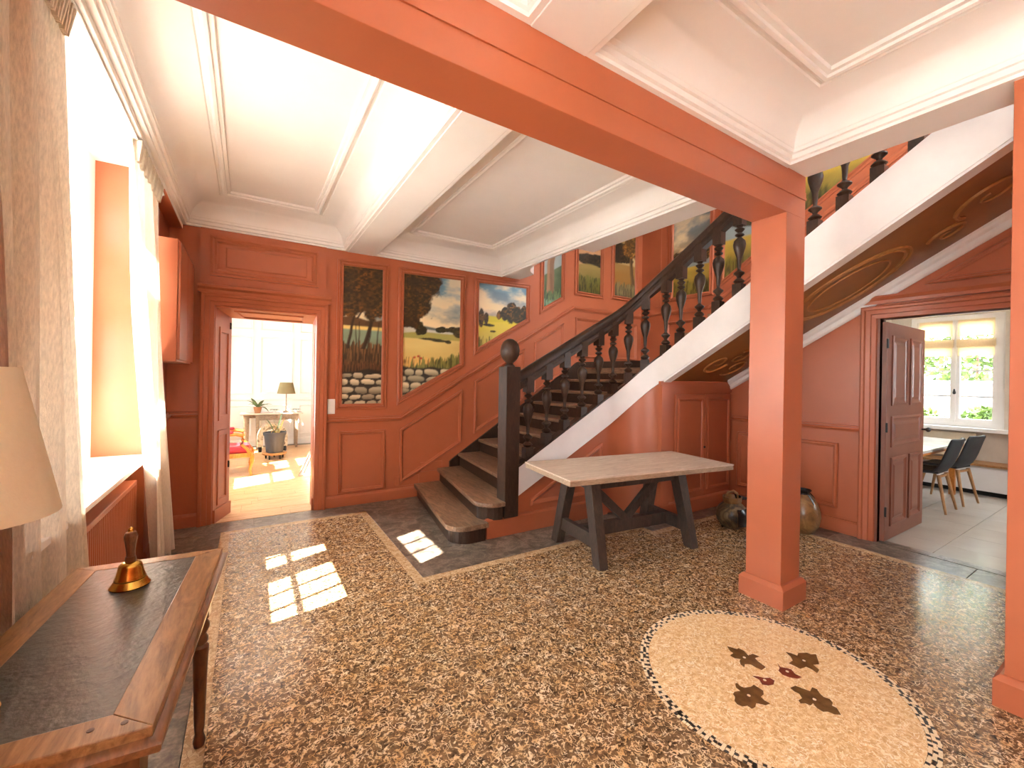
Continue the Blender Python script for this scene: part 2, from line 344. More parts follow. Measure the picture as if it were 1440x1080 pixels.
O('hinge', mb, m_darkmetal, dl)
# rails, baseboards and panels of the back wall
SL = .60
def railz(x): return .99 + max(0, min(x, 4.33) - 1.60) * SL
RAILP = [(-.034, 0), (-.034, .018), (-.022, .02), (-.014, .036), (.004, .046), (.012, .046), (.016, .024), (.028, .022), (.034, .014), (.034, 0)]
O('chair_rail', MB().rail([(.752, railz(.75)), (1.6, railz(1.6)), (4.33, railz(4.33)), (XW, railz(4.33))], RAILP, fm_back), m_terra, wb)
O('chair_rail', MB().rail([(-1.1, 1.09), (-.41, 1.09)], RAILP, fm_back), m_terra, wb)
BASEP = [(0, 0), (0, .022), (.105, .022), (.125, .012), (.13, 0)]
S('baseboard_back', MB().rail([(.752, 0), (2.1, 0)], BASEP, fm_back).rail([(-.66, 0), (-.41, 0)], BASEP, fm_back), m_terra)
PAN = [(0, 0), (0, .022), (.008, .032), (.018, .032), (.024, .018), (.034, .016), (.04, .006), (.044, 0)]
def panel(poly, fm, parent, prof=PAN): return O('panel_moulding', MB().frame(poly, prof, fm), m_terra, parent)
panel(rect(.885, 1.415, .15, .86), fm_back, wb)
def lowz(x): return .18 + .56 * (x - 1.6)
for xa, xb in ((1.595, 2.425), (2.61, 3.42), (3.60, 4.14)):
    panel([(xa, lowz(xa)), (xb, lowz(xb)), (xb, railz(xb) - .14), (xa, railz(xa) - .14)], fm_back, wb)
for xa, xb in ((4.38, 4.95), (5.15, 5.78)): panel(rect(xa, xb, 1.86, railz(5) - .14), fm_back, wb)
# small stepped blocks of paint above the first stairs
for x, z in ((1.55, .15), (1.86, .30)): O('step_panel', MB().frame(rect(x, x + .30, z, z + .12), [(0, 0), (.004, .008), (.01, .008)], fm_back, fill=True), m_terra, wb)

# window wall on the left, tall windows in deep reveals, most added for light
WIN = [(-2.1, .12), (2.10, 4.20), (5.95, 8.05), (8.70, 9.95)]
ys = [YF - .2] + [y for wn in WIN for y in wn] + [10.6]
mb = MB()
for k in range(0, len(ys), 2):
    if ys[k+1] > B: continue
    mb.box(-1.2, WL, ys[k], ys[k+1], -.3, 3.3)
mb.box(-1.2, WL, 4.20, B + .05, -.3, 3.3)
for y0, y1 in WIN[:2]: mb.box(-1.2, WL, y0, y1, 3.05, 3.3); mb.box(-1.2, -.84, y0, y1, -.3, .83)
wl = S('wall_left', mb, m_terra)
mb = MB().box(-1.2, WL, B + .05, 5.95, -.3, 3.3).box(-1.2, WL, 8.05, 8.70, -.3, 3.3).box(-1.2, WL, 9.95, 10.6, -.3, 3.3)
for y0, y1 in WIN[2:]: mb.box(-1.2, WL, y0, y1, 3.0, 3.3).box(-1.2, -.84, y0, y1, -.3, .5)
S('wall_salon_left', mb, m_whitep)
m_blind = plain('white cotton blind', (.85, .82, .76), .9, trans=.5, var=.03, scale=40)
def window(n, y0, y1, sill, top, blind=True):
    e = E('window_%d' % n, (-1.0, (y0+y1)/2, sill), structure=True); X, T = -1.0, .03; ym = (y0+y1)/2
    O('window_frame', MB().box(X-.04, X+.04, y0, y0+.18, sill, top).box(X-.04, X+.04, y1-.18, y1, sill, top).box(X-.04, X+.04, y0+.18, y1-.18, top-.14, top).box(X-.04, X+.04, y0+.18, y1-.18, sill, sill+.07), m_whitep, e)
    for ya, yb, nb in ((y0+.18, ym, 3), (ym, y1-.18, 3)):
        a, c = ya + (.12 if ya == ym else .10), yb - (.12 if yb == ym else .10)
        c_ = O('casement', MB().box(X-.025, X+.025, ya+.002, a, sill+.07, top-.14).box(X-.025, X+.025, c, yb-.002, sill+.07, top-.14)
          .box(X-.025, X+.025, a, c, sill+.07, sill+.15).box(X-.025, X+.025, a, c, top-.20, top-.14).box(X-.03, X+.03, a, c, 1.86, 1.96).box(X-.03, X+.03, a, c, 2.44, 2.50), m_whitep, e)
        for i in range(1, nb): yy = a + (c-a)*i/nb; O('glazing_bar', MB().box(X-.012, X+.012, yy-.012, yy+.012, sill+.15, top-.20), m_whitep, c_)
        O('glazing_bar', MB().box(X-.012, X+.012, a, c, 1.485, 1.515), m_whitep, c_)
        O('pane', MB().box(X-.003, X+.003, a, c, sill+.15, top-.2), m_glass, c_)
        if blind: O('blind', MB().box(X+.031, X+.035, a-.02, c+.02, 1.92, 2.48), m_blind, c_)
    O('window_sill', MB().box(X-.02, -.62, y0+.001, y1-.001, sill-.03, sill), m_whitep, e, bevel=.004)
    O('reveal_soffit', MB().box(X, WL+.001, y0+.001, y1-.001, 3.03, 3.055), m_white, e)
    portal((-1.25, (y0+y1)/2, (sill+top)/2), (1, 0, 0), y1-y0, top-sill)
window(1, *WIN[1], .88, 3.03); window(2, *WIN[0], .88, 3.03, False); window(3, *WIN[2], .55, 3.0, False); window(7, *WIN[3], .55, 3.0)  # hall window behind camera and both salon windows are unseen, added for light
S('trim_1', MB().box(WL, -.557, YF, B, 2.90, 3.26), m_white)
S('trim_2', MB().box(WL, -.559, 4.14, B, 2.893, 2.90), m_terra)
S('baseboard_left', MB().rail([(4.2, 0), (B, 0)], BASEP, lambda a, b, h: (WL + h, a, b)).rail([(.13, 0), (2.09, 0)], BASEP, lambda a, b, h: (WL + h, a, b)), m_terra)
O('chair_rail', MB().rail([(4.2, 1.09), (B, 1.09)], RAILP, lambda a, b, h: (WL + h, a, b)).rail([(.13, 1.09), (2.09, 1.09)], RAILP, lambda a, b, h: (WL + h, a, b)), m_terra, wl)

# right partition under the second flight, with the kitchen doorway
def sofz(y): return 1.50 + .6 * (3.05 - y)
KY0, KY1, KZ = .62, 1.56, 2.13
TH = .09
mb = MB(); mb.prism([(YF, 0), (KY0, 0), (KY0, KZ), (KY1, KZ), (KY1, 0), (3.4, 0), (3.4, sofz(3.4)+.05), (.45, sofz(.45)+.05), (YF, sofz(.45)+.05)], 0, -TH, fm_right)
wr = S('wall_right', mb, m_terra, tri=True)
O('chair_rail', MB().rail([(1.70, 1.06), (3.03, 1.06)], RAILP, fm_right), m_terra, wr)
S('baseboard_right', MB().rail([(1.70, 0), (3.03, 0)], [(0, 0), (0, .022), (.12, .022), (.135, .012), (.14, 0)], fm_right), m_terra)
panel(rect(1.88, 2.32, .24, .90), fm_right, wr); panel(rect(2.46, 2.92, .24, .90), fm_right, wr)
dk = E('door_2', (R, 1.1, 0), structure=True)
mb = MB(); casing(mb, KY0-.14, KY1+.14, KZ+.12, fm_right); O('casing', mb, m_terra, dk)
O('door_lining', MB().box(R-.004, R+TH+.05, KY1, KY1+.02, 0, KZ).box(R-.004, R+TH+.05, KY0-.02, KY0, 0, KZ).box(R-.004, R+TH+.05, KY0, KY1, KZ, KZ+.02), m_doorbrown, dk)
O('over_rail', MB().rail([(KY0-.2, KZ+.16), (KY1+.14, KZ+.16)], [(-.02, 0), (-.02, .035), (.01, .04), (.04, .06), (.055, .06), (.06, 0)], fm_right), m_terra, dk)
panel([(.55, 2.40), (1.25, 2.40), (.55, 2.40 + .42)], fm_right, wr)
# the stairwell above
S('wall_well_right', MB().box(XW, XW+.2, -.8, 3.05, 2.74, TOP).box(XW, XW+.2, 3.05, B, 1.4, TOP), m_terra)
wwr = bpy.data.objects['wall_well_right']
mb = MB().box(3.0, 3.55, -1.0, -.8, 3.45, TOP).box(5.6, XW+.2, -1.0, -.8, 2.7, TOP).box(3.55, 5.6, -1.0, -.8, 2.94, 3.7).box(3.55, 5.6, -1.0, -.8, 5.3, TOP)
S('wall_well_front', mb, m_whitep); portal((4.6, -1.05, 4.5), (0, 1, 0), 2.05, 1.6)
e = E('window_5', (4.6, -.9, 3.7), structure=True)  # unseen window, added above the stairs to light the well
O('window_frame', MB().box(3.55, 3.63, -.93, -.87, 3.7, 5.3).box(5.52, 5.6, -.93, -.87, 3.7, 5.3).box(3.63, 5.52, -.93, -.87, 3.7, 3.78).box(3.63, 5.52, -.93, -.87, 5.22, 5.3).box(4.5, 4.64, -.93, -.87, 3.78, 5.22), m_whitep, e)
O('pane', MB().box(3.63, 5.52, -.903, -.897, 3.78, 5.22), m_glass, e)
S('wall_well_left', MB().box(2.85, 3.0, -1.0, B, 3.46, TOP), m_whitep)
S('ceiling_well', MB().box(2.85, XW+.2, -1.0, B+.3, TOP, TOP+.1), m_white)
def pline(y): return 2.985 + .62*(3.654-y)
O('chair_rail', MB().rail([(B, 2.63), (3.85, 2.63), (0, 2.63 + .62*3.85)], [(-o, h) for o, h in RAILP], fm_well), m_terra, wwr)
for d_ in (.25, .31, .37): O('stair_skirting', MB().rail([(3.5, pline(3.5)-d_), (0, pline(0)-d_)], [(-.014, 0), (-.014, .022), (.014, .022), (.014, 0)], fm_well), m_terra, wwr)
panel(rect(3.5, 4.6, 1.86, 2.48), fm_well, wwr)
O('corner_pilaster', MB().prism(rect(4.62, 4.94, 1.68, TOP), 0, .02, fm_well).prism(rect(4.72, 4.84, 2.75, TOP), 0, .03, fm_well), m_terra, wwr)
# wall behind the camera and the far right end
S('wall_front', MB().box(-1.2, R+.2, YF-.2, YF, -.3, 3.3), m_terra)

# ------------------------------------------------------------------ ceiling, beam, pillars
ce = S('ceiling', MB().box(-1.2, X1, YF-.2, 3.57, 3.26, 3.46).box(-1.2, 3.0, 3.57, B+.3, 3.26, 3.46).box(X1, R+.2, YF-.2, -.15, 2.96, 3.46), m_white)
NP = 8
CORN = [(0, 3.26), (0, 2.935), (.028, 2.935), (.03, 2.952), (.046, 2.958), (.05, 2.985), (.064, 2.99), (.066, 3.012)]
CORN += [(.07 + .235*(1-math.cos(PI/2*i/NP)), 3.015 + .165*math.sin(PI/2*i/NP)) for i in range(NP+1)]
CORN += [(.312, 3.19), (.33, 3.19), (.335, 3.176), (.35, 3.168), (.366, 3.174), (.37, 3.188), (.392, 3.19), (.396, 3.21)]
fmz = lambda a, b, h: (a, b, h)
for nme, x0, x1, y0, y1 in (('far_left', -.557, J0, YB1, B), ('far_right', J1, X0, YB1, B), ('near_left', -.557, J0, YF, YB0), ('near_right', J1, X0, YF, YB0)):
    O('ceiling_coffer', MB().frame(rect(x0, x1, y0, y1), CORN, fmz, fill=True), m_white, ce, smooth=True)
O('ceiling_joist', MB().box(J0, J1, YF, YB0, ZH-.01, 3.27), m_white, ce, bevel=.004); O('ceiling_joist', MB().box(J0, J1, YB1, B, ZH-.01, 3.27), m_white, ce, bevel=.004)
O('stairwell_header', MB().box(X0, X1, YF, YB0+.001, ZH, 3.27), m_white, ce, bevel=.004); O('stairwell_header', MB().box(X0, X1, YB1, 3.57, ZH, 3.27), m_white, ce, bevel=.004)
cur = [(3.028, 3.56), (3.05, 3.57), (3.036, 3.75), (3.034, 3.95), (3.036, 4.15), (3.045, 4.32), (3.07, 4.46), (3.11, 4.57), (3.17, 4.66), (3.24, 4.73), (3.31, 4.78), (3.32, 4.84), (3.32, B), (3.028, B)]
O('curved_fascia', MB().prism(cur, ZH, 3.45), m_white, ce, tri=True, smooth=True)
bmo = S('main_beam', MB().box(WL, X1, YB0, YB1, ZB, 3.27), m_terra, bevel=.003)
O('beam_fillet', MB().box(WL, X1-.001, YB0-.007, YB0, 2.775, 2.79).box(WL, X1-.001, YB0-.004, YB0, 2.79, 2.83), m_terra, bmo)
def pillar(y0, y1, top):
    p = S('pillar', MB().box(X0, X1, y0, y1, -.01, top), m_terra, bevel=.003)
    O('pillar_base', MB().frame(rect(X0-.032, X1+.032, y0-.032, y1+.032), [(0, -.005), (0, .125), (.012, .14), (.02, .15), (.034, .152)], fmz, fill=True), m_terra, p, bevel=.002)
pillar(YB0, YB1, ZB); pillar(.16, .445, ZH)

# ------------------------------------------------------------------ staircase
RISE, GO = .168, .30
st = E('staircase', (2.15, YS, 0)); tag(st, 'dark oak staircase with turned balusters and white string, turning up over the cupboard', 'staircase')
ARC = [(3.44 + .40*math.sin(t), 3.05 + .40*math.cos(t)) for t in [PI/2*i/10 for i in range(11)]]
def zpath(x, y):     # (string bottom, string top, handrail top) at a plan point of the string line
    if y > 3.05 + .399 or (y > 3.06 and x <= 3.44): return .341 + .53*(x-2.22), .625 + .555*(x-2.22), 1.60 + .55*(x-2.318)
    if y <= 3.051: d = 3.05-y; return 1.50 + .6*d, 1.79 + .655*d, 2.75 + .60*d
    t = math.atan2(x-3.44, y-3.05)/(PI/2); s = t*t*(3-2*t)*.35 + t*.65
    a = (.988, 1.302, 2.217); b = (1.50, 1.79, 2.75); return tuple(p + (q-p)*s for p, q in zip(a, b))
plan = [(2.235 + (3.44-2.235)*i/6, YS) for i in range(6)] + ARC + [(3.84, 3.05-3.2*i/10) for i in range(1, 11)]
def offp(i, d):      # plan point moved d to the stair side
    p = plan; a = p[max(i-1, 0)]; b = p[min(i+1, len(p)-1)]; n = nrm(a, b); return (p[i][0] + n[0]*d, p[i][1] + n[1]*d)
rings = []
for i, (x, y) in enumerate(plan):
    zb, zt, zr = zpath(x, y); q = offp(i, .08); rings.append([(x, y, zb), (q[0], q[1], zb), (q[0], q[1], zt), (x, y, zt)])
O('string', MB().rings(rings), m_string, st, smooth=True)
rings = []
for i, (x, y) in enumerate(plan):
    if y < 3.0: continue
    zb, zt, zr = zpath(x, y); p0 = offp(i, -.004); q = offp(i, .085); rings.append([(*p0, zt - .004), (*q, zt - .004), (*q, zt + .014), (*p0, zt + .014)])
O('string_cap', MB().rings(rings), m_dark, st, smooth=True)
# handrail
HP = [(-.038, -.175), (.038, -.175), (.042, -.14), (.034, -.125), (.034, -.10), (.05, -.085), (.055, -.05), (.05, -.025), (.03, -.004), (0, 0), (-.03, -.004), (-.05, -.025), (-.055, -.05), (-.05, -.085), (-.034, -.10), (-.034, -.125), (-.042, -.14)]
rings = []
for i, (x, y) in enumerate(plan):
    zb, zt, zr = zpath(x, y); rings.append([(*offp(i, .05 - o), zr + h) for o, h in HP])
O('handrail', MB().rings(rings), m_dark, st, smooth=True)
# newel
NX, NY = 2.155, YS + .045
nw = O('newel_post', MB().box(NX-.078, NX+.078, NY-.078, NY+.078, .17, 1.615), m_dark, st, bevel=.006)
O('finial', MB().lathe([(.05, 1.61), (.052, 1.625), (.036, 1.635), (.030, 1.65), (.045, 1.664), (.072, 1.69), (.09, 1.73), (.096, 1.77), (.088, 1.82), (.066, 1.86), (.03, 1.884), (.002, 1.889)], (NX, NY, 0), 28), m_dark, nw, smooth=True)
# balusters: one mesh shared, heights alike
def baluster_mesh():
    h = .74; m = MB().box(-.042, .042, -.042, .042, -.13, .10).box(-.042, .042, -.042, .042, h-.10, h+.06)
    pr = [(.020, .10), (.026, .105), (.038, .125), (.026, .145), (.017, .155), (.020, .17), (.036, .195), (.036, .205), (.020, .225), (.014, .235), (.017, .26), (.022, .34), (.027, .38), (.038, .43), (.042, .465), (.037, .50), (.024, .525), (.016, .535), (.030, .55), (.030, .56), (.016, .575), (.028, .595), (.033, .605), (.022, .622), (.026, .642)]
    m.lathe([(r*1.32 if r > .024 else r, z) for r, z in pr], (0, 0, 0), 14); me = bpy.data.meshes.new('baluster'); me.from_pydata(m.v, [], [list(f) for f in m.f])
    me.shade_smooth(); me.set_sharp_from_angle(angle=math.radians(40)); me.materials.append(m_dark); return me
bme = baluster_mesh(); spots = []; TARC = (.14, .40, .66)
for u in (743, 769, 794, 818, 841): p = at(u, 560, 1, YS+.05); spots.append((p.x, YS, 0, p.x))
for t in TARC: spots.append((3.44 + .40*math.sin(t*PI/2), 3.05 + .40*math.cos(t*PI/2), t*90, None))
for y in [at(u, 400, 0, 3.89).y for u in (934, 958, 984, 1010, 1039)] + [2.03, 1.83, 1.62, 1.42, 1.21, 1.0, .79, .58, .37]: spots.append((3.84, min(y, 3.05), 90, None))
for x, y, a, _ in spots:
    zb, zt, zr = zpath(x, y); n = Vector((math.sin(math.radians(a)), math.cos(math.radians(a)))) if a else Vector((0, 1))
    o = bpy.data.objects.new('baluster', bme); link(o, st); h = zr - .165 - zt
    o.location = (x + n.x*.05, y + n.y*.05, zt + .0); o.rotation_euler = (0, 0, -math.radians(a)); o.scale = (1, 1, h/.74)
# first flight treads and risers
slant = [.24, .25, .20, .12, .06, .03, 0, 0, 0]
xw = [1.80 + GO*k for k in range(9)] + [4.20 + GO]
def bull(xf_w, xf_n, xb, r, ye, yw=5.12):   # tread outline with a bullnose at the near end
    pts = [(xf_w, yw), (xf_n, ye + r)]
    for i in range(1, 8): t = PI/2*i/8; pts.append((xf_n + r*(1-math.cos(t)) , ye + r - r*math.sin(t)))
    pts += [(xf_n + r, ye), (xb, ye), (xb, yw)]; return pts
for k in range(9):
    z = RISE*(k+1); xa = xw[k]; xn = xa - slant[k]
    if k < 2:
        xb = xw[k+1] + .02 ; xe = (1.90, 2.08)[k]; r = .17
        tp = bull(xa-.02, xn-.02, xe, r, 3.40); tp = tp[:-2] + [(xe, 3.40), (xe, 3.52), (xb, 3.60), (xb, 5.12)]
        rp = bull(xa+.02, xn+.02, xe-.02, r, 3.425); rp = rp[:-2] + [(xe-.02, 3.425), (xe-.02, 3.56), (xb, 3.62), (xb, 5.12)]
        O('tread', MB().prism(tp, z-.045, z), m_tread, st, tri=True, bevel=.012); O('riser', MB().prism(rp, z-RISE, z-.045), m_dark, st, tri=True)
    else:
        nx = xw[k+1]; ns = nx - (slant[k+1] if k < 8 else 0)
        O('tread', MB().prism([(xa-.03, 5.12), (xn-.03, 3.53), (ns+.02, 3.53), (nx+.02, 5.12)], z-.04, z), m_tread, st, bevel=.01)
        O('riser', MB().prism([(xa, 5.12), (xn, 3.53), (xn+.02, 3.53), (xa+.02, 5.12)], z-RISE, z-.04), m_dark, st)
O('landing', MB().box(4.48, XW, 3.05, B, 1.60, 1.68), m_tread, st); O('riser', MB().box(4.5, 4.52, 3.53, 5.12, 1.5, 1.61), m_dark, st)
O('landing', MB().box(3.9, 4.5, 3.05, 3.53, 1.3, 1.5), m_tread, st)
for j in range(1, 10):
    y1 = 3.07 - .27*(j-1); z = 1.68 + RISE*j; xr = XW if y1 > 2.95 or z > 3.0 else R+TH
    O('tread', MB().box(3.9, xr, y1-.29, y1+.03, z-.04, z), m_tread, st); O('riser', MB().box(3.9, xr, y1-.02, y1, z-RISE, z-.04), m_dark, st)
def skz(x): return .42 + .57*(x-2.28)
O('wall_skirting', MB().prism([(2.26, .30), (2.34, .30), (4.45, 1.50), (4.5, 1.70), (XW, 1.70), (XW, 1.86), (4.42, 1.86-.08), (2.28, .42), (2.26, .40)], .0, .03, fm_back), m_dark, st, tri=True)
# the soffit of the second flight and its white mouldings
def slope(x0, x1, y0, y1, d0, d1):
    return MB().hexa([(x0, y0, sofz(y0)+d0), (x1, y0, sofz(y0)+d0), (x1, y1, sofz(y1)+d0), (x0, y1, sofz(y1)+d0)], [(x0, y0, sofz(y0)+d1), (x1, y0, sofz(y0)+d1), (x1, y1, sofz(y1)+d1), (x0, y1, sofz(y1)+d1)])
O('soffit', slope(3.90, R+.05, .02, 3.06, .01, .06), m_soffit, st)
O('soffit_moulding', slope(3.846, 3.965, .02, 3.03, -.022, .03), m_string, st)
mb = MB(); pr = [(.0, -.12), (.02, -.12), (.035, -.10), (.035, -.06), (.06, -.045), (.075, -.02), (.075, .015), (0, .015)]
mb.rings([[(R - o, y, sofz(y) + h + .01) for o, h in pr] for y in (3.02, .02)]); O('soffit_moulding', mb, m_string, st)
def sofp(x, y, d=.004): return (x, y, sofz(y) - d + .01)
def oval(cx, cy, rx, ry, r=.012, n=40): return [sofp(cx + rx*math.cos(2*PI*i/n), cy + ry*math.sin(2*PI*i/n)) for i in range(n+1)]
for cy in (1.62,):
    for k, (rx, ry) in enumerate(((.36, .42), (.33, .385), (.24, .29))): O('painted_oval', MB().tube(oval(4.52, cy, rx, ry), .011 if k < 2 else .008, 6), m_orn, st, smooth=True)
def scroll(cx, cy, s, ph=0, turns=1.4, flip=1):
    pts = []
    for i in range(26): t = i/25; a = ph + flip*t*turns*2*PI; r = s*(1-t*.85); pts.append(sofp(cx + r*math.cos(a), cy + r*math.sin(a)))
    return pts
for cx, cy, s, ph, fl_ in ((4.35, 2.72, .17, 0, 1), (4.75, 2.76, .15, 2, -1), (4.55, 2.60, .12, 4, 1), (4.5, .75, .2, 1, 1), (4.75, .55, .16, 3, -1), (4.3, .52, .15, 5, 1), (4.72, 1.02, .12, 2, 1)):
    O('painted_scroll', MB().tube(scroll(cx, cy, s, ph, 1.3, fl_), [.018*(1 - .6*i/25) for i in range(26)], 6), m_orn, st, smooth=True)

# wall below the first string
mb = MB(); fr = [(x, y) for x, y in plan if y > 3.04]
rings = []
for i, (x, y) in enumerate(fr):
    zb = zpath(x, y)[0] + .02; q = offp(i, .018); p = offp(i, .07); rings.append([(*q, 0), (*p, 0), (*p, zb), (*q, zb)])
mb.rings([[(1.90, YS+.018, 0), (1.90, YS+.07, 0), (1.90, YS+.07, .17), (1.90, YS+.018, .17)], [(2.234, YS+.018, 0), (2.234, YS+.07, 0), (2.234, YS+.07, .17), (2.234, YS+.018, .17)]])
ws = S('wall_stair', mb.rings(rings), m_terra, smooth=True)
S('baseboard_stair', MB().rail([(1.90, 0), (3.44, 0)], [(0, -.02), (0, .012), (.165, .012), (.175, .004), (.185, -.02)], fm_str), m_terra)
fms = lambda a, b, h: (a, YS + .018 - h, b)
panel([(2.40, .24), (3.36, .24), (3.36, .80), (2.40, .30)], fms, ws, [(0, 0), (0, .022), (.02, .028), (.035, .018), (.045, .006), (.05, 0)])

# cupboard under the landing
cb = E('understair_cupboard', (4.5, 3.03, 0)); tag(cb, 'built-in terracotta cupboard with two panelled doors below the turn of the stairs', 'cupboard')
fmc = lambda a, b, h: (a, 3.03 - h, b)
O('cupboard_front', MB().prism(rect(3.80, R, 0, 1.50), -.03, 0, fmc), m_terra, cb)
O('cupboard_frame', MB().prism(rect(3.80, 3.94, .0, 1.455), 0, .018, fmc).prism(rect(3.94, R, 1.375, 1.455), 0, .018, fmc), m_terra, cb)
for xa, xb, kx in ((4.03, 4.565, 4.535), (4.575, 5.09, 4.60)):
    d = O('door', MB().prism(rect(xa, xb, .19, 1.355), 0, .022, fmc), m_terra, cb, bevel=.002)
    O('door_moulding', MB().frame(rect(xa+.035, xb-.035, .235, 1.31), [(0, .02), (0, .034), (.012, .038), (.028, .028), (.034, .02)], fmc), m_terra, d)
    if kx < 4.56: O('knob', MB().lathe([(.006, 0), (.008, .012), (.014, .02), (.010, .03), (.001, .032)], (0, 0, 0), 12), m_darkmetal, d)
    if kx < 4.56: ko = d.children[-1]; ko.location = (kx, 3.008, .74); ko.rotation_euler = (PI/2, 0, 0)
O('cupboard_plinth', MB().rail([(3.80, 0), (R, 0)], [(0, 0), (0, .022), (.14, .022), (.155, .012), (.16, 0)], fmc), m_terra, cb)
#@@PART2
# ------------------------------------------------------------------ painted wall landscapes
def vnoise(x, y, seed):
    tb = np.random.default_rng(seed).random((64, 64)); xi = np.floor(x).astype(int); yi = np.floor(y).astype(int)
    fx = x - xi; fy = y - yi; fx = fx*fx*(3-2*fx); fy = fy*fy*(3-2*fy); g = lambda a, b: tb[a % 64, b % 64]
    return (g(xi, yi)*(1-fx) + g(xi+1, yi)*fx)*(1-fy) + (g(xi, yi+1)*(1-fx) + g(xi+1, yi+1)*fx)*fy
def fbm(x, y, seed, oc=4):
    v = 0; a = .5
    for k in range(oc): v = v + a*vnoise(x*2**k, y*2**k, seed+k); a *= .5
    return v / (1 - .5**oc)
def C(r, g, b): return np.array(srgb(r, g, b))
class Canvas:
    def __init__(s, X, Z): s.x, s.z = X, Z; s.c = np.zeros(X.shape + (3,))
    def fill(s, c, m=None):
        m = np.ones(s.x.shape) if m is None else np.clip(m, 0, 1); s.c = s.c*(1-m[..., None]) + np.asarray(c)*m[..., None]
    def soft(s, d, e): return np.clip(.5 + d/e, 0, 1)
    def sky(s, blue, cream, z0, z1, seed):
        t = np.clip((s.z-z0)/(z1-z0), 0, 1); s.fill(cream); s.fill(blue, t*1.2)
        n = fbm(s.x*3, s.z*6, seed, 5); s.fill(C(246, 226, 180), s.soft(n-.55, .18)*(1-.35*t)); s.fill(blue*.6, s.soft(.40-n, .2)*.7)
    def canopy(s, cx, cz, rx, rz, seed, dark=(58, 42, 22), light=(132, 88, 36), m0=.0):
        n = fbm(s.x*9, s.z*9, seed, 4); d = 1 - np.hypot((s.x-cx)/rx, (s.z-cz)/rz) + (n-.5)*.9; m = s.soft(d-m0, .12)
        k = fbm(s.x*34 + 2*s.z, s.z*52, seed+9, 4); g = fbm(s.x*7, s.z*7, seed+5, 3); s.fill(C(*dark), m); s.fill(C(*light), m*np.clip((k-.45)*3.2, 0, 1)*np.clip((g-.25)*2.2, 0, 1)); s.fill(C(*dark)*.45, m*np.clip((.46-k)*4, 0, 1)*.8)
    def trunk(s, x0, z0, x1, z1, w0, w1, col=(50, 34, 20)):
        t = np.clip((s.z-z0)/(z1-z0), 0, 1); xc = x0 + (x1-x0)*t + (fbm(s.z*4, s.z*0, int(x0*97) % 50, 2)-.5)*.05; w_ = w0 + (w1-w0)*t
        m = s.soft(w_ - np.abs(s.x-xc), .012)*((s.z >= z0) & (s.z <= z1)); s.fill(C(*col), m); s.fill(C(*col)*2.2, m*s.soft(xc - s.x - w_*.3, .01)*.5)
    def grass(s, ztop, base, tip, seed, amp=.06, zb=-9):
        n = fbm(s.x*60, s.z*3, seed, 3); e = ztop + (n-.5)*amp*2 - s.z; m = s.soft(e, .02)*(s.z > zb); t = np.clip((ztop-s.z)/.4, 0, 1)[..., None]
        col = C(*tip)*(1-t) + C(*base)*t; s.c = s.c*(1-m[..., None]) + col*m[..., None]; k = fbm(s.x*90, s.z*7, seed+5, 3); s.fill(C(*base)*.45, m*s.soft(.44-k, .1)*.7); s.fill(C(*tip)*1.25, m*s.soft(k-.58, .1)*.6)
    def stones(s, ztop, seed):
        m = s.soft(ztop + (fbm(s.x*5, s.z*0, seed, 2)-.5)*.06 - s.z, .02); s.fill(C(48, 40, 30), m); q = np.random.default_rng(seed); z = ztop - .03; zmin = s.z.min() - .05
        while z > zmin:
            h = q.uniform(.028, .046); x = s.x.min() - q.uniform(0, .15)
            while x < s.x.max() + .1:
                w_ = q.uniform(.045, .13); hh = h*q.uniform(.75, 1.15); zc = z - h + q.uniform(-.008, .008); tl = q.uniform(-.12, .12)
                d = 1 - (np.abs((s.x-x-w_)/w_)**2.8 + np.abs((s.z-zc-tl*(s.x-x-w_))/hh)**2.6) + (fbm(s.x*14, s.z*14, seed+3, 3)-.5)*.5
                b = q.uniform(.5, 1.1); mm = s.soft(d-.12, .3)*m; s.fill(C(222, 206, 168)*b, mm); s.fill(C(112, 98, 72)*b, mm*s.soft(zc-hh*.25-s.z, .05)*.75); x += 2*w_ + .012
            z -= 2*h + .006
    def field(s, ztop, top, bot, seed):
        n = fbm(s.x*3, s.z*9, seed, 4); m = s.soft(ztop - s.z, .015); t = np.clip((ztop-s.z)/.45 + (n-.5)*.6, 0, 1)[..., None]; col = C(*top)*(1-t) + C(*bot)*t; s.c = s.c*(1-m[..., None]) + col*m[..., None]
BLUE, CREAM = C(112, 152, 172), C(250, 226, 168)
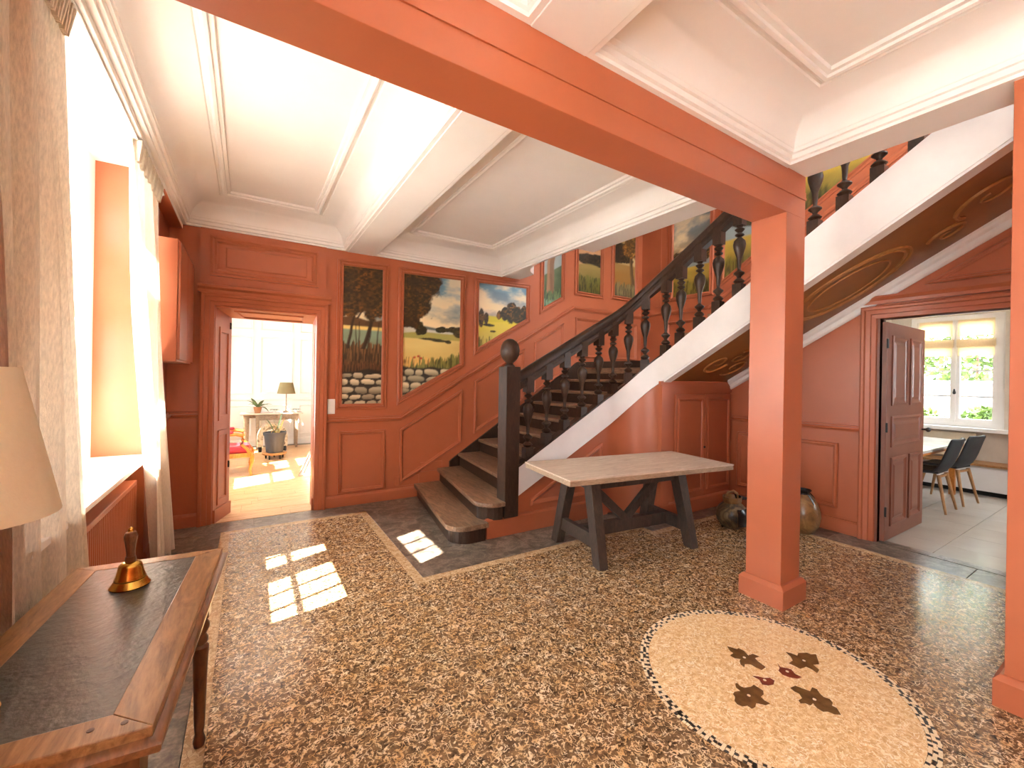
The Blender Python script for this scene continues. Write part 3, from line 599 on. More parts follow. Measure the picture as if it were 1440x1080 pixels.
def paint(kind, X, Z, sd):
    k = Canvas(X, Z); x0, x1, z0, z1 = X.min(), X.max(), Z.min(), Z.max(); W, H = x1-x0, z1-z0; px = lambda a: x0 + a*W; pz = lambda a: z0 + a*H
    if kind == 'trees':
        k.sky(BLUE, CREAM, pz(.56), pz(.75), sd); k.field(pz(.62) + .02*np.sin(X*14), (96, 68, 40), (112, 80, 50), sd); k.field(pz(.565), (232, 206, 120), (150, 168, 140), sd); k.field(pz(.54), (140, 166, 140), (106, 118, 80), sd+1)
        k.grass(pz(.44), (52, 38, 24), (120, 88, 52), sd, .10)
        for a, b_, c, d, w_ in ((.16, .40, .36, .72, .018), (.52, .40, .86, .78, .026), (.40, .30, .42, .6, .008), (.60, .3, .72, .6, .010), (.78, .3, .9, .6, .009), (.34, .3, .30, .58, .008)): k.trunk(px(a), pz(b_), px(c), pz(d), w_, w_*.6)
        k.trunk(px(.36), pz(.62), px(.62), pz(.78), .012, .008)
        k.canopy(px(.5), pz(.93), W*1.1, H*.30, sd); k.canopy(px(.15), pz(.78), W*.45, H*.13, sd+2); k.canopy(px(.85), pz(.75), W*.42, H*.13, sd+4); k.grass(pz(.30), (40, 28, 18), (98, 64, 38), sd+7, .08, pz(.2)); k.stones(pz(.245), sd)
    elif kind == 'meadow':
        k.sky(BLUE, CREAM, pz(.55), pz(.92), sd); k.field(pz(.575) + .05*(X-px(.45)) + .02*np.sin((X-x0)*9), (92, 108, 104), (140, 142, 104), sd); k.field(pz(.555) - .05*(X-px(.3)), (206, 210, 200), (196, 190, 110), sd+1); k.field(pz(.52) + .06*(X-px(.3)) + .015*np.sin((X-x0)*7), (168, 164, 84), (214, 190, 96), sd+4); k.field(pz(.475), (230, 206, 128), (214, 180, 100), sd+2)
        for a, b_, r, h in ((.28, .555, .045, .06), (.34, .545, .03, .04), (.60, .555, .03, .025), (.68, .56, .04, .03), (.76, .56, .03, .025), (.86, .565, .05, .03), (.95, .54, .05, .06), (.45, .475, .10, .012), (.62, .465, .09, .012), (.78, .46, .03, .02)): k.canopy(px(a), pz(b_), r*1.6, h*1.4, sd+int(a*100), (50, 48, 26), (104, 92, 40), .1)
        k.canopy(px(.06), pz(.85), W*.50, H*.24, sd); k.canopy(px(.38), pz(.93), W*.28, H*.13, sd+3); k.canopy(px(.02), pz(.62), W*.24, H*.08, sd+5)
        k.grass(pz(.31), (150, 104, 52), (220, 176, 96), sd, .07); k.grass(pz(.31) + np.clip((X-px(.55))*.25, -.3, .2), (70, 76, 40), (132, 128, 62), sd+3, .10)
        for a, b_ in ((.26, .33), (.31, .315), (.20, .32)): k.fill(C(190, 52, 32), k.soft(.014 - np.hypot(X-px(a), Z-pz(b_)), .008))
        k.stones(pz(.245), sd)
    elif kind == 'grove':
        k.sky(BLUE, C(240, 214, 176), pz(.45), pz(1.0), sd); k.field(pz(.50), (206, 196, 60), (228, 204, 110), sd); k.field(pz(.46) - .1*np.abs(X-px(.9)), (222, 206, 70), (196, 190, 116), sd+1)
        for a, b_, r, h in ((.06, .46, .03, .10), (.16, .46, .025, .07), (.42, .52, .03, .05), (.54, .55, .06, .08), (.70, .58, .07, .11), (.80, .57, .06, .10), (.93, .56, .05, .11)): k.canopy(px(a), pz(b_), r*1.5, h*1.4, sd+int(a*100), (46, 44, 24), (150, 104, 40), .1)
        k.canopy(px(.22), pz(.36), .09, .02, sd+3, (50, 46, 26), (90, 80, 40), .1); k.canopy(px(.30), pz(.27), .05, .015, sd+4, (50, 46, 26), (90, 80, 40), .1); k.grass(pz(.17), (60, 90, 60), (190, 176, 90), sd, .08)
    elif kind == 'trunk':
        k.fill(C(150, 162, 158)); k.field(pz(.55) + (X-px(.5))*.6, (82, 100, 66), (48, 66, 38), sd); k.trunk(px(.36), pz(.1), px(.42), pz(1.0), .07, .06, (128, 96, 70)); k.trunk(px(.5), pz(.05), px(.40), pz(.5), .05, .03, (120, 88, 62)); k.grass(pz(.25), (40, 76, 66), (92, 116, 72), sd, .10); k.grass(pz(.12), (30, 70, 62), (112, 150, 120), sd+4, .05)
    elif kind == 'hill':
        k.fill(C(190, 146, 104)); k.canopy(px(.6), pz(.66), W*.7, H*.14, sd, (44, 36, 24), (86, 66, 36)); k.field(pz(.53) + .04*np.sin((X-x0)*6), (150, 128, 70), (112, 100, 46), sd); k.grass(pz(.33), (40, 42, 20), (104, 100, 40), sd, .09); k.grass(pz(.16), (40, 40, 18), (96, 92, 30), sd+3, .08)
    elif kind == 'oak':
        k.fill(C(188, 160, 110)); k.canopy(px(.3), pz(.66), W*.6, H*.15, sd, (42, 34, 22), (88, 64, 34)); k.field(pz(.50), (156, 122, 66), (150, 100, 34), sd); k.trunk(px(.88), pz(.2), px(.72), pz(.8), .045, .03, (92, 70, 44)); k.canopy(px(.8), pz(.8), W*.35, H*.18, sd+2, (90, 62, 30), (196, 140, 56)); k.grass(pz(.20), (44, 40, 26), (126, 114, 76), sd, .10)
    else:
        k.sky(C(104, 126, 132), C(206, 172, 104), pz(.45), pz(.9), sd); k.canopy(px(.4), pz(.44), W*.6, H*.10, sd, (40, 44, 30), (96, 84, 40)); k.canopy(px(.95), pz(.52), W*.25, H*.12, sd+3, (60, 56, 34), (190, 140, 50)); k.field(pz(.36), (176, 150, 60), (96, 92, 40), sd); k.field(pz(.37) - .02 + .25*np.abs(X-px(.75)), (150, 166, 168), (90, 100, 96), sd+2); k.field(pz(.33), (190, 160, 62), (66, 70, 36), sd+5); k.grass(pz(.16), (44, 44, 22), (120, 112, 44), sd, .10)
    return k.c
def attr_mat():
    m, nt, b = nmat('oil painting'); a = nt.nodes.new('ShaderNodeAttribute'); a.attribute_name = 'paint'; nt.links.new(a.outputs['Color'], b.inputs['Base Color'])
    b.inputs['Roughness'].default_value = .38; bump(nt, b, noise(nt, 90, 4, coord(nt)).outputs[0], .12); return m
m_paint = attr_mat()
def landscape(quad, kind, fm, seed, label, res=.0105):
    (a0, b0), (a1, b1), (a2, b2), (a3, b3) = quad; nu = int(abs(a1-a0)/res)+2; nv = int(max(b3-b0, b2-b1)/res)+2
    s, t = np.meshgrid(np.linspace(0, 1, nu), np.linspace(0, 1, nv)); A = a0*(1-s)*(1-t) + a1*s*(1-t) + a2*s*t + a3*(1-s)*t; Bz = b0*(1-s)*(1-t) + b1*s*(1-t) + b2*s*t + b3*(1-s)*t
    col = np.clip(paint(kind, A if a1 > a0 else -A, Bz, seed), 0, 1)
    P = [fm(a, b, .004) for a, b in zip(A.ravel(), Bz.ravel())]; f = [(j*nu+i, j*nu+i+1, (j+1)*nu+i+1, (j+1)*nu+i) for j in range(nv-1) for i in range(nu-1)]
    c = fm((a0+a1)/2, (b0+b1)/2, 0); e = E('landscape_painting', c); tag(e, label, 'painting')
    me = bpy.data.meshes.new('canvas'); me.from_pydata(P, [], f); at_ = me.color_attributes.new('paint', 'FLOAT_COLOR', 'POINT')
    at_.data.foreach_set('color', np.concatenate([col.reshape(-1, 3), np.ones((nu*nv, 1))], 1).ravel().astype(np.float32)); me.materials.append(m_paint); o = bpy.data.objects.new('canvas', me); link(o, e)
    q = quad if a1 > a0 else [quad[1], quad[0], quad[3], quad[2]]
    fp = [(-.06, 0), (-.06, .020), (-.05, .028), (-.04, .028), (-.034, .014), (-.022, .014), (-.016, .034), (-.004, .034), (.002, .018), (.008, .014), (.008, .004)]
    O('frame', MB().frame(q, fp, fm), m_terra, e)
landscape([(.905, 1.17), (1.365, 1.17), (1.365, 2.79), (.905, 2.775)], 'trees', fm_back, 11, 'tall narrow painting of brown trees over a stone wall, beside the doorway')
landscape([(1.61, 1.25), (2.39, 1.69), (2.39, 2.805), (1.61, 2.785)], 'meadow', fm_back, 23, 'painting of a meadow with poppies, leafy branch and blue sky, slanted lower edge')
landscape([(2.65, 1.906), (3.445, 2.375), (3.445, 2.83), (2.65, 2.81)], 'grove', fm_back, 37, 'small slanted painting of a row of trees on a yellow-green slope')
landscape([(3.74, 2.57), (4.09, 2.77), (4.09, 3.65), (3.74, 3.65)], 'trunk', fm_back, 41, 'narrow painting of one pale tree trunk above green undergrowth', .014)
landscape([(4.41, 2.90), (4.905, 2.90), (4.905, 3.72), (4.41, 3.72)], 'hill', fm_back, 53, 'painting of a dark-topped ochre hill above green grass, over the landing', .016)
landscape([(5.205, 2.93), (5.725, 2.93), (5.725, 4.05), (5.205, 4.05)], 'oak', fm_back, 61, 'painting of a leaning tree in an orange field, beside the corner pilaster', .016)
landscape([(4.50, 2.87), (3.84, 2.87), (3.84, 4.2), (4.50, 4.2)], 'lake', fm_well, 71, 'painting of a lake and yellow field on the side wall over the upper stairs', .018)
landscape([(3.62, pline(3.62)), (2.75, pline(2.75)), (2.75, 4.7), (3.62, 4.7)], 'lake', fm_well, 83, 'misty yellow landscape painting behind the balusters next to the square pillar', .02)
landscape([(2.58, pline(2.58)), (1.75, pline(1.75)), (1.75, 5.2), (2.58, 5.2)], 'lake', fm_well, 97, 'dusky blue and yellow painting high above the second flight of stairs', .03)

# ------------------------------------------------------------------ things on the window side
def curtain(name, mt, y0f, y1f, xf, z0, z1, folds, amp, label, nu=130, nz=36):
    e = E(name, (xf(0), (y0f(0)+y1f(0))/2, z0)); tag(e, label, 'curtain', 'linen window curtains'); g = []
    for j in range(nz+1):
        t = j/nz; z = z0 + (z1-z0)*t; row = []; k = .35 + .65*min(1, (1-t)*3)
        for i in range(nu+1):
            s = i/nu; ph = folds*2*PI*(s + .05*math.sin(5*s+t*1.3)); sh = math.sin(ph) + .35*math.sin(2*ph+1.1)
            y = y0f(t) + (y1f(t)-y0f(t))*(s + .012*math.sin(ph*.5+3*t)); row.append((xf(t) + amp*k*sh + .012*math.sin(9*s+4*t), y, z))
        g.append(row)
    m = MB(); vs = [p for r in g for p in r]; n = nu+1
    m.add(vs, [(j*n+i, j*n+i+1, (j+1)*n+i+1, (j+1)*n+i) for j in range(nz) for i in range(nu)])
    O('drape', m, mt, e, smooth=True)
    for i in range(int(folds*1.6)):                       # pinch pleats of the heading
        s = (i+.5)/int(folds*1.6); y = y0f(1) + (y1f(1)-y0f(1))*s; x = xf(1)
        pl = MB()
        for d in (-.014, 0, .014): pl.hexa([(x+.012, y+d-.006, z1-.12), (x+.012, y+d+.006, z1-.12), (x+.028, y+d*1.3+.004, z1-.12), (x+.028, y+d*1.3-.004, z1-.12)], [(x+.0, y+d*1.6-.008, z1), (x+.0, y+d*1.6+.008, z1), (x+.045, y+d*2.2+.006, z1), (x+.045, y+d*2.2-.006, z1)])
        O('pinch_pleat', pl, mt, e)
    O('hem', MB().rail([(y0f(0), 0), (y1f(0), 0)], [(z0+.001, -.012), (z0+.001, .012), (z0+.03, .012), (z0+.03, -.012)], lambda a, b, h: (xf(0)+h, a, b)), mt, e)
    return e
lerp = lambda a, b, t: a + (b-a)*t
curtain('linen_curtain', m_linen, lambda t: lerp(1.90, 1.72, t), lambda t: lerp(2.80, 2.27, t**.9), lambda t: -.622, .012, 2.885, 5.5, .026, 'beige linen curtain hanging behind the writing desk')
curtain('linen_curtain', m_linen_backlit, lambda t: lerp(3.92, 3.30, t**.85), lambda t: lerp(4.55, 4.10, min(1, t*1.6)), lambda t: lerp(-.545, -.60, t), .012, 2.885, 4.5, .036, 'linen curtain coloured paler for backlight, hanging between the radiator and the doorway')
O('curtain_track', MB().box(-.63, -.575, 1.5, 4.25, 2.882, 2.894), m_whitep, wl)
# radiator
rd = E('radiator', (-.74, 3.15, .1)); tag(rd, 'terracotta painted ribbed radiator under the window sill', 'radiator')
ry0, ry1, rz0, rz1, rx0, rx1 = 2.45, 3.98, .12, .73, -.80, -.68
O('back_panel', MB().box(rx0, rx1-.02, ry0, ry1, rz0, rz1-.02), m_terra, rd)
nr = 44; pts = []
for i in range(nr*4+1):
    y = ry0 + (ry1-ry0)*i/(nr*4); pts.append((y, rx1 + (.0, .012, .012, 0)[i % 4]))
m = MB(); m.rings([[(x, y, z) for z in (rz0+.02, rz1-.035)] for y, x in pts], closed_ring=False); O('ribbed_front', m, m_terra, rd)
O('top_grille', MB().box(rx0, rx1+.014, ry0, ry1, rz1-.035, rz1), m_terra, rd, bevel=.006); O('side_panel', MB().box(rx0, rx1+.014, ry1-.012, ry1+.006, rz0, rz1), m_terra, rd, bevel=.004); O('side_panel', MB().box(rx0, rx1+.014, ry0-.006, ry0+.012, rz0, rz1), m_terra, rd, bevel=.004)
for yb_ in (2.65, 3.75): O('bracket', MB().box(-.839, rx0, yb_, yb_+.04, .3, .6), m_terra, rd); O('foot', MB().box(-.78, -.72, yb_, yb_+.04, 0, rz0), m_terra, rd)
# wall cabinet in the corner
wc = E('wall_cabinet', (-.56, 4.62, 1.59)); tag(wc, 'terracotta wall cabinet hung high in the corner by the doorway', 'cabinet')
O('body', MB().box(WL+.001, -.475, 4.15, 5.10, 1.59, 2.54), m_terra, wc, bevel=.003)
for ya, yb in ((4.165, 4.62), (4.63, 5.085)):
    d = O('door', MB().box(-.475, -.457, ya, yb, 1.605, 2.525), m_terra, wc, bevel=.003)
# light switch
sw = E('light_switch', (.80, B, 1.15)); tag(sw, 'white double light switch beside the door casing', 'switch')
O('plate', MB().box(.762, .842, B-.012, B-.001, 1.065, 1.235), m_whitep, sw, bevel=.004)
for z in (1.085, 1.16): O('rocker', MB().box(.778, .826, B-.017, B-.011, z, z+.06), m_whitep, sw, bevel=.002)

# ------------------------------------------------------------------ writing desk with bell and lamp
A0 = Vector((-.159, 1.144, 0)); e1 = Vector((.0747, .9972, 0)); e2 = Vector((-.9972, .0747, 0)); DL, DW, DT = 1.03, .46, .76
def D(a, b, z): p = A0 + e1*a + e2*b; return (p.x, p.y, z)
dk_ = E('writing_desk', D(DL/2, DW/2, 0)); tag(dk_, 'walnut writing desk with dark leather top and turned legs by the curtain', 'desk')
def dprism(mb, poly, z0, z1): return mb.prism([(D(a, b, 0)[0], D(a, b, 0)[1]) for a, b in poly], z0, z1)
bo = [(0, 0), (DL, 0), (DL, DW), (0, DW)]; bi = [(.075, .085), (DL-.055, .085), (DL-.055, DW-.075), (.075, DW-.075)]
for i in range(4):
    j = (i+1) % 4; O('top_border', dprism(MB(), [bo[i], bo[j], bi[j], bi[i]], DT-.026, DT), m_desk, dk_, bevel=.0022)
O('leather_inlay', dprism(MB(), bi, DT-.02, DT-.0015), m_leather, dk_)
O('edge_moulding', MB().frame([(-.018, -.018), (DL+.018, -.018), (DL+.018, DW+.01), (-.018, DW+.01)], [(.03, DT-.05), (.004, DT-.05), (0, DT-.042), (0, DT-.032), (.006, DT-.026), (.016, DT-.022), (.03, DT-.022)], lambda a, b, h: D(a, b, h), fill=True), wood('desk edge walnut', (.085, .03, .010), (.30, .13, .05), .3, (7, 1.2, 7), 4, .05), dk_, smooth=True)
for a, b in ((.035, .055), (.04, .11), (.03, .40), (DL-.03, .05)):
    p = D(a, b, DT); O('wood_plug', MB().lathe([(.0065, -.001), (.0065, .001), (.001, .0013)], p, 10), m_deskd, dk_)
O('apron', dprism(MB(), [(.04, .03), (.06, .03), (.06, DW-.03), (.04, DW-.03)], .60, DT-.045), m_deskd, dk_)
O('apron', dprism(MB(), [(DL-.06, .03), (DL-.04, .03), (DL-.04, DW-.03), (DL-.06, DW-.03)], .60, DT-.045), m_deskd, dk_)
O('apron', dprism(MB(), [(.04, DW-.05), (DL-.04, DW-.05), (DL-.04, DW-.03), (.04, DW-.03)], .60, DT-.045), m_deskd, dk_)
dr = O('drawer', dprism(MB(), [(.10, .04), (DL-.10, .04), (DL-.10, .06), (.10, .06)], .60, DT-.05), m_deskd, dk_, bevel=.003)
p = D(DL/2, .03, .665); O('knob', MB().lathe([(.004, -.012), (.014, -.01), (.016, .0), (.012, .01), (.001, .013)], p, 12), m_brass, dr)
LEGP = [(.018, 0), (.022, .02), (.014, .05), (.017, .07), (.019, .10), (.026, .36), (.028, .40), (.020, .41), (.026, .42), (.026, .435), (.018, .45), (.030, .475), (.030, .49), (.020, .51), (.024, .52)]
for a, b in ((.075, .06), (DL-.075, .06), (.075, DW-.06), (DL-.075, DW-.06)):
    p = D(a, b, 0); l = O('leg', MB().lathe(LEGP, p, 16), m_deskd, dk_, smooth=True)
    O('leg_block', dprism(MB(), rect(a-.03, a+.03, b-.03, b+.03), .52, DT-.045), m_deskd, l, bevel=.003)
# bell
bp = at(183, 823, 2, DT); bl = E('hand_bell', bp); tag(bl, 'brass hand bell with a turned wooden handle on the leather desk top', 'bell')
prof = [(.054, 0), (.056, .004), (.050, .012), (.046, .02), (.043, .024), (.0435, .028), (.040, .036), (.036, .052), (.033, .066), (.031, .074), (.024, .081), (.012, .084)]
O('bell_body', MB().lathe(prof, bp, 32), m_brass, bl, smooth=True); O('collar', MB().lathe([(.014, .08), (.016, .09), (.014, .102)], bp, 18), m_deskd, bl, smooth=True)
O('handle', MB().lathe([(.012, .100), (.012, .112), (.015, .14), (.019, .165), (.0195, .172), (.015, .184), (.008, .188)], bp, 12), m_handle, bl); O('handle_cap', MB().lathe([(.008, .186), (.0095, .192), (.008, .198), (.003, .202)], bp, 12), m_brass, bl, smooth=True)
# lamp on the desk
lp = Vector((-.505, 1.345, DT+.001)); lm = E('table_lamp', lp); tag(lm, 'table lamp with a tapered cream fabric shade on the writing desk', 'lamp')
O('lamp_base', MB().lathe([(.06, 0), (.062, .012), (.05, .022), (.02, .035), (.016, .06), (.03, .10), (.04, .15), (.032, .22), (.015, .28), (.012, .38), (.012, .52)], lp, 24), m_brass, lm, smooth=True)
sh = MB(); zs = [(.148, .425), (.148, .428), (.084, .742), (.084, .746), (.081, .746), (.081, .742), (.145, .428), (.145, .425)]
vs = []; n = 48
for r, z in zs:
    for k in range(n): vs.append((lp.x + r*math.cos(2*PI*k/n), lp.y + r*math.sin(2*PI*k/n), lp.z + z))
sh.add(vs, [(i*n+k, i*n+(k+1) % n, ((i+1) % 8)*n+(k+1) % n, ((i+1) % 8)*n+k) for i in range(8) for k in range(n)]); O('lamp_shade', sh, m_shade, lm, smooth=True)
O('shade_ring', MB().tube([(lp.x - .083, lp.y, lp.z+.70), (lp.x+.083, lp.y, lp.z+.70)], .002, 6).tube([(lp.x, lp.y-.083, lp.z+.70), (lp.x, lp.y+.083, lp.z+.70)], .002, 6).tube([(lp.x, lp.y, lp.z+.50), (lp.x, lp.y, lp.z+.70)], .004, 6), m_brass, lm)

# ------------------------------------------------------------------ trestle table below the stairs
t0 = Vector((2.06, 2.45, 0)); t1 = Vector((.9914, -.1305, 0)); t2 = Vector((.1305, .9914, 0)); TL, TW, TZ = 1.78, .77, .742
def T(a, b, z): p = t0 + t1*a + t2*b; return Vector((p.x, p.y, z))
tb = E('trestle_table', T(TL/2, TW/2, 0)); tag(tb, 'farmhouse table with bleached plank top and dark trestle legs below the stair string', 'table')
m = MB(); q = [T(0, 0, 0), T(TL, 0, 0), T(TL, TW, 0), T(0, TW, 0)]
O('table_top', m.prism([(p.x, p.y) for p in q], TZ-.012, TZ), m_tabletop, tb, bevel=.003)
O('top_edge', MB().prism([(p.x, p.y) for p in [T(.004, .004, 0), T(TL-.004, .004, 0), T(TL-.004, TW-.004, 0), T(.004, TW-.004, 0)]], TZ-.05, TZ-.011), m_tabledge, tb)
LG = {}
for nm, ft, tp in (('a', (2.405, 2.47), (2.43, 2.62)), ('b', (2.465, 3.10), (2.49, 2.95)), ('c', (3.435, 2.38), (3.40, 2.52)), ('d', (3.51, 2.98), (3.47, 2.84))):
    f_, t_ = Vector((*ft, 0)), Vector((*tp, TZ-.05)); LG[nm] = (f_, t_)
    ax = t1*.04; ay = t2*.05
    O('leg', MB().hexa([f_-ax-ay, f_+ax-ay, f_+ax+ay, f_-ax+ay], [t_-ax*1.2-ay*1.1, t_+ax*1.2-ay*1.1, t_+ax*1.2+ay*1.1, t_-ax*1.2+ay*1.1]), m_tableleg, tb, bevel=.004)
mid = lambda n_, t: LG[n_][0]*(1-t) + LG[n_][1]*t
for a_, b_ in (('a', 'b'), ('c', 'd')):
    O('end_stretcher', MB().bar(mid(a_, .27), mid(b_, .27), .05, .11), m_tableleg, tb, bevel=.003); O('end_beam', MB().bar(LG[a_][1] - Vector((0, 0, .05)) - t2*.06, LG[b_][1] - Vector((0, 0, .05)) + t2*.06, .07, .10), m_tableleg, tb, bevel=.003)
ml = (mid('a', .27) + mid('b', .27))/2; mr = (mid('c', .27) + mid('d', .27))/2
O('long_stretcher', MB().bar(ml, mr, .06, .11), m_tableleg, tb, bevel=.003)
ul = (LG['a'][1] + LG['b'][1])/2 - Vector((0, 0, .05)); ur = (LG['c'][1] + LG['d'][1])/2 - Vector((0, 0, .05)); mm_ = (ml+mr)/2 + Vector((0, 0, .05))
O('brace', MB().bar(ul + t1*.03, mm_, .05, .07), m_tableleg, tb, bevel=.003); O('brace', MB().bar(ur - t1*.03, mm_, .05, .07), m_tableleg, tb, bevel=.003)
O('apron', MB().bar(LG['a'][1] - Vector((0, 0, .05)) - t2*.01, LG['c'][1] - Vector((0, 0, .05)) + t1*.06 - t2*.01, .04, .10), m_tableleg, tb, bevel=.003); O('apron', MB().bar(LG['b'][1] - Vector((0, 0, .05)), LG['d'][1] - Vector((0, 0, .05)), .04, .10), m_tableleg, tb, bevel=.003)
for nm in 'abcd':
    for z in (.13, .55):
        p = LG[nm][0]*(1-z/.7) + LG[nm][1]*(z/.7) - t2*.052; pass

# ------------------------------------------------------------------ stoneware jars in the corner
def potmat(name, c1, c2, c3):
    m, nt, b = nmat(name); n = noise(nt, 7, 4, coord(nt), .6, 2.0); nt.links.new(ramp(nt, n.outputs[0], [(.36, c1), (.5, c2), (.66, c3)]), b.inputs['Base Color']); b.inputs['Roughness'].default_value = .3; bump(nt, b, n.outputs[0], .3); return m
m_pot1 = potmat('mottled glaze', srgb(38, 40, 44), srgb(84, 66, 40), srgb(132, 112, 80)); m_pot2 = potmat('tan stoneware', srgb(96, 66, 36), srgb(128, 90, 50), srgb(146, 110, 66)); m_potd = plain('dark glaze', srgb(28, 26, 26), .25)
vp = at(1029, 741, 2, 0); vz = E('stoneware_jar', (vp.x, vp.y, 0)); tag(vz, 'squat mottled stoneware jug with broad spout next to the cupboard', 'jar')
v0 = (vp.x, vp.y, 0)
O('jar_body', MB().lathe([(.075, 0), (.10, .015), (.135, .06), (.155, .12), (.15, .17), (.125, .215), (.095, .245), (.08, .262)], v0, 28), m_pot1, vz, smooth=True)
O('neck', MB().lathe([(.082, .258), (.088, .27), (.09, .30), (.094, .318), (.085, .32), (.078, .30), (.074, .27)], v0, 24, 1.1, .95), m_pot2, vz, smooth=True)
m = MB(); c_ = Vector(v0)
m.hexa([c_+Vector((.05, -.06, .285)), c_+Vector((.16, -.10, .285)), c_+Vector((.17, -.07, .29)), c_+Vector((.06, .0, .29))], [c_+Vector((.05, -.05, .335)), c_+Vector((.155, -.095, .30)), c_+Vector((.16, -.08, .302)), c_+Vector((.05, .01, .335))]); O('spout', m, m_potd, vz, bevel=.006)
O('handle', MB().tube([(v0[0]-.02, v0[1]+.05, .30), (v0[0]-.01, v0[1]+.04, .35), (v0[0]+.02, v0[1], .372), (v0[0]+.05, v0[1]-.02, .345), (v0[0]+.06, v0[1]-.03, .30)], .014, 8), m_pot2, vz, smooth=True)
gp = O('glaze_patch', MB().lathe([(.158, .05), (.159, .12), (.153, .175), (.129, .215)], v0, 28, .995, .995), m_potd, vz, smooth=True)
bm = bmesh.new(); bm.from_mesh(gp.data); bmesh.ops.delete(bm, geom=[f for f in bm.faces if len(f.verts) > 4 or not (-2.3 < math.atan2(f.calc_center_median().y-v0[1], f.calc_center_median().x-v0[0]) < -.9)], context='FACES'); bm.to_mesh(gp.data); bm.free()
vp = Vector((4.79, 2.06, 0)); v2 = E('stoneware_jar', vp); tag(v2, 'tall oval tan stoneware jar with dark rim behind the square pillar', 'jar')
O('jar_body', MB().lathe([(.08, 0), (.10, .01), (.14, .08), (.155, .16), (.15, .22), (.125, .30), (.09, .36), (.06, .385)], vp, 28), m_pot2, v2, smooth=True); O('rim', MB().lathe([(.06, .38), (.058, .40), (.075, .425), (.07, .43), (.05, .40)], vp, 24), m_potd, v2, smooth=True)
for k in range(5): t = 2*PI*k/5+.6; O('glaze_drip', MB().tube([(vp.x+.066*math.cos(t), vp.y+.066*math.sin(t), .385), (vp.x+.10*math.cos(t), vp.y+.10*math.sin(t), .35), (vp.x+.129*math.cos(t), vp.y+.129*math.sin(t), .30-.02*(k % 3))], [.012, .009, .004], 6), m_potd, v2, smooth=True)

# ------------------------------------------------------------------ salon beyond the doorway
SY0, SY1, SX1 = B + .30, 10.35, 3.4
sf = S('floor_salon', MB().box(-.7, SX1, B - .0, SY1, -.3, -.006), m_grout)
rows = 0; y = SY0 - .29
for r_ in range(36):
    w_ = .138; x = -.66 - random.uniform(0, .8); yy = y + r_*w_
    if yy > SY1: break
    while x < 2.4:
        L = random.uniform(.9, 1.5); O('plank', MB().box(max(x, -.66)+.0012, min(x+L, SX1)-.0012, yy+.0012, min(yy+w_, SY1)-.0012, -.02, random.uniform(-.0012, 0)), m_parquet, sf); x += L
S('wall_salon_back', MB().box(-.9, SX1+.2, SY1, SY1+.2, -.3, 3.2), m_whitep); wsb = bpy.data.objects['wall_salon_back']
S('wall_salon_right', MB().box(SX1, SX1+.2, SY0, SY1+.2, -.3, 3.2), m_whitep); S('ceiling_salon', MB().box(-.9, SX1+.2, SY0, SY1+.2, 3.0, 3.2), m_white)
S('wall_salon_front', MB().prism([(-.9, 0), (LI[0]-.03, 0), (LI[0]-.03, LI[2]+.03), (LI[1]+.03, LI[2]+.03), (LI[1]+.03, 0), (SX1, 0), (SX1, 3.05), (-.9, 3.05)], B+.30, B+.335, lambda a, b, h: (a, h, b)), m_whitep, tri=True)
fmsb = lambda a, b, h: (a, SY1 - h, b)
for xa, xb in ((-.52, .08), (.20, .82), (.94, 1.6), (1.72, 2.4)):
    for za, zb in ((1.08, 2.30), (2.42, 2.90), (.2, .86)): O('panel_moulding', MB().frame(rect(xa, xb, za, zb), [(0, 0), (0, .02), (.02, .025), (.035, .01), (.04, 0)], fmsb), m_whitep, wsb)
O('chair_rail', MB().rail([(-.66, .97), (SX1, .97)], RAILP, fmsb), m_whitep, wsb); S('baseboard_salon', MB().rail([(-.66, 0), (SX1, 0)], BASEP, fmsb), m_whitep)
m_console = wood('grey painted console', srgb(116, 96, 78), srgb(168, 146, 122), .5, (3, 8, 8)); m_consoleT = plain('pale console top', srgb(206, 190, 172), .35)
ct = E('console_table', (.42, 10.0, 0)); tag(ct, 'grey-brown console table against the white panelled salon wall', 'table')
O('table_top', MB().box(-.12, .98, 9.78, 10.24, .695, .72), m_consoleT, ct, bevel=.006)
O('apron', MB().box(.18, .90, 9.83, 9.85, .58, .695), m_console, ct); O('apron', MB().box(-.06, .92, 10.17, 10.19, .60, .695), m_console, ct); d = O('drawer', MB().box(.30, .70, 9.822, 9.832, .60, .68), m_console, ct, bevel=.003); O('knob', MB().lathe([(.004, -.01), (.012, 0), (.004, .01)], (.5, 9.815, .64), 8), m_brass, d)
for x, y in ((-.04, 9.86), (.17, 9.84), (.87, 9.86), (.0, 10.17), (.87, 10.17)): O('leg', MB().hexa([(x-.02, y-.02, 0), (x+.02, y-.02, 0), (x+.02, y+.02, 0), (x-.02, y+.02, 0)], [(x-.034, y-.03, .695), (x+.034, y-.03, .695), (x+.034, y+.03, .695), (x-.034, y+.03, .695)]), m_console, ct)
sl = E('table_lamp', (.68, 9.98, .72)); tag(sl, 'small lamp with an olive drum shade standing on the salon console', 'lamp'); m_olive = plain('olive shade', srgb(140, 126, 88), .8, trans=.2)
O('lamp_base', MB().lathe([(.06, 0), (.055, .02), (.02, .03), (.012, .05), (.010, .38), (.014, .40), (.006, .42)], (.68, 9.98, .72), 16), m_console, sl, smooth=True); O('lamp_shade', MB().lathe([(.175, .39), (.17, .40), (.12, .62), (.118, .62), (.165, .40)], (.68, 9.98, .72), 24), m_olive, sl, smooth=True)
m_leaf = plain('green leaf', (.10, .17, .06), .45, var=.4, scale=20); m_grass = plain('garden leaf', (.075, .13, .018), .6, var=.5, scale=3)
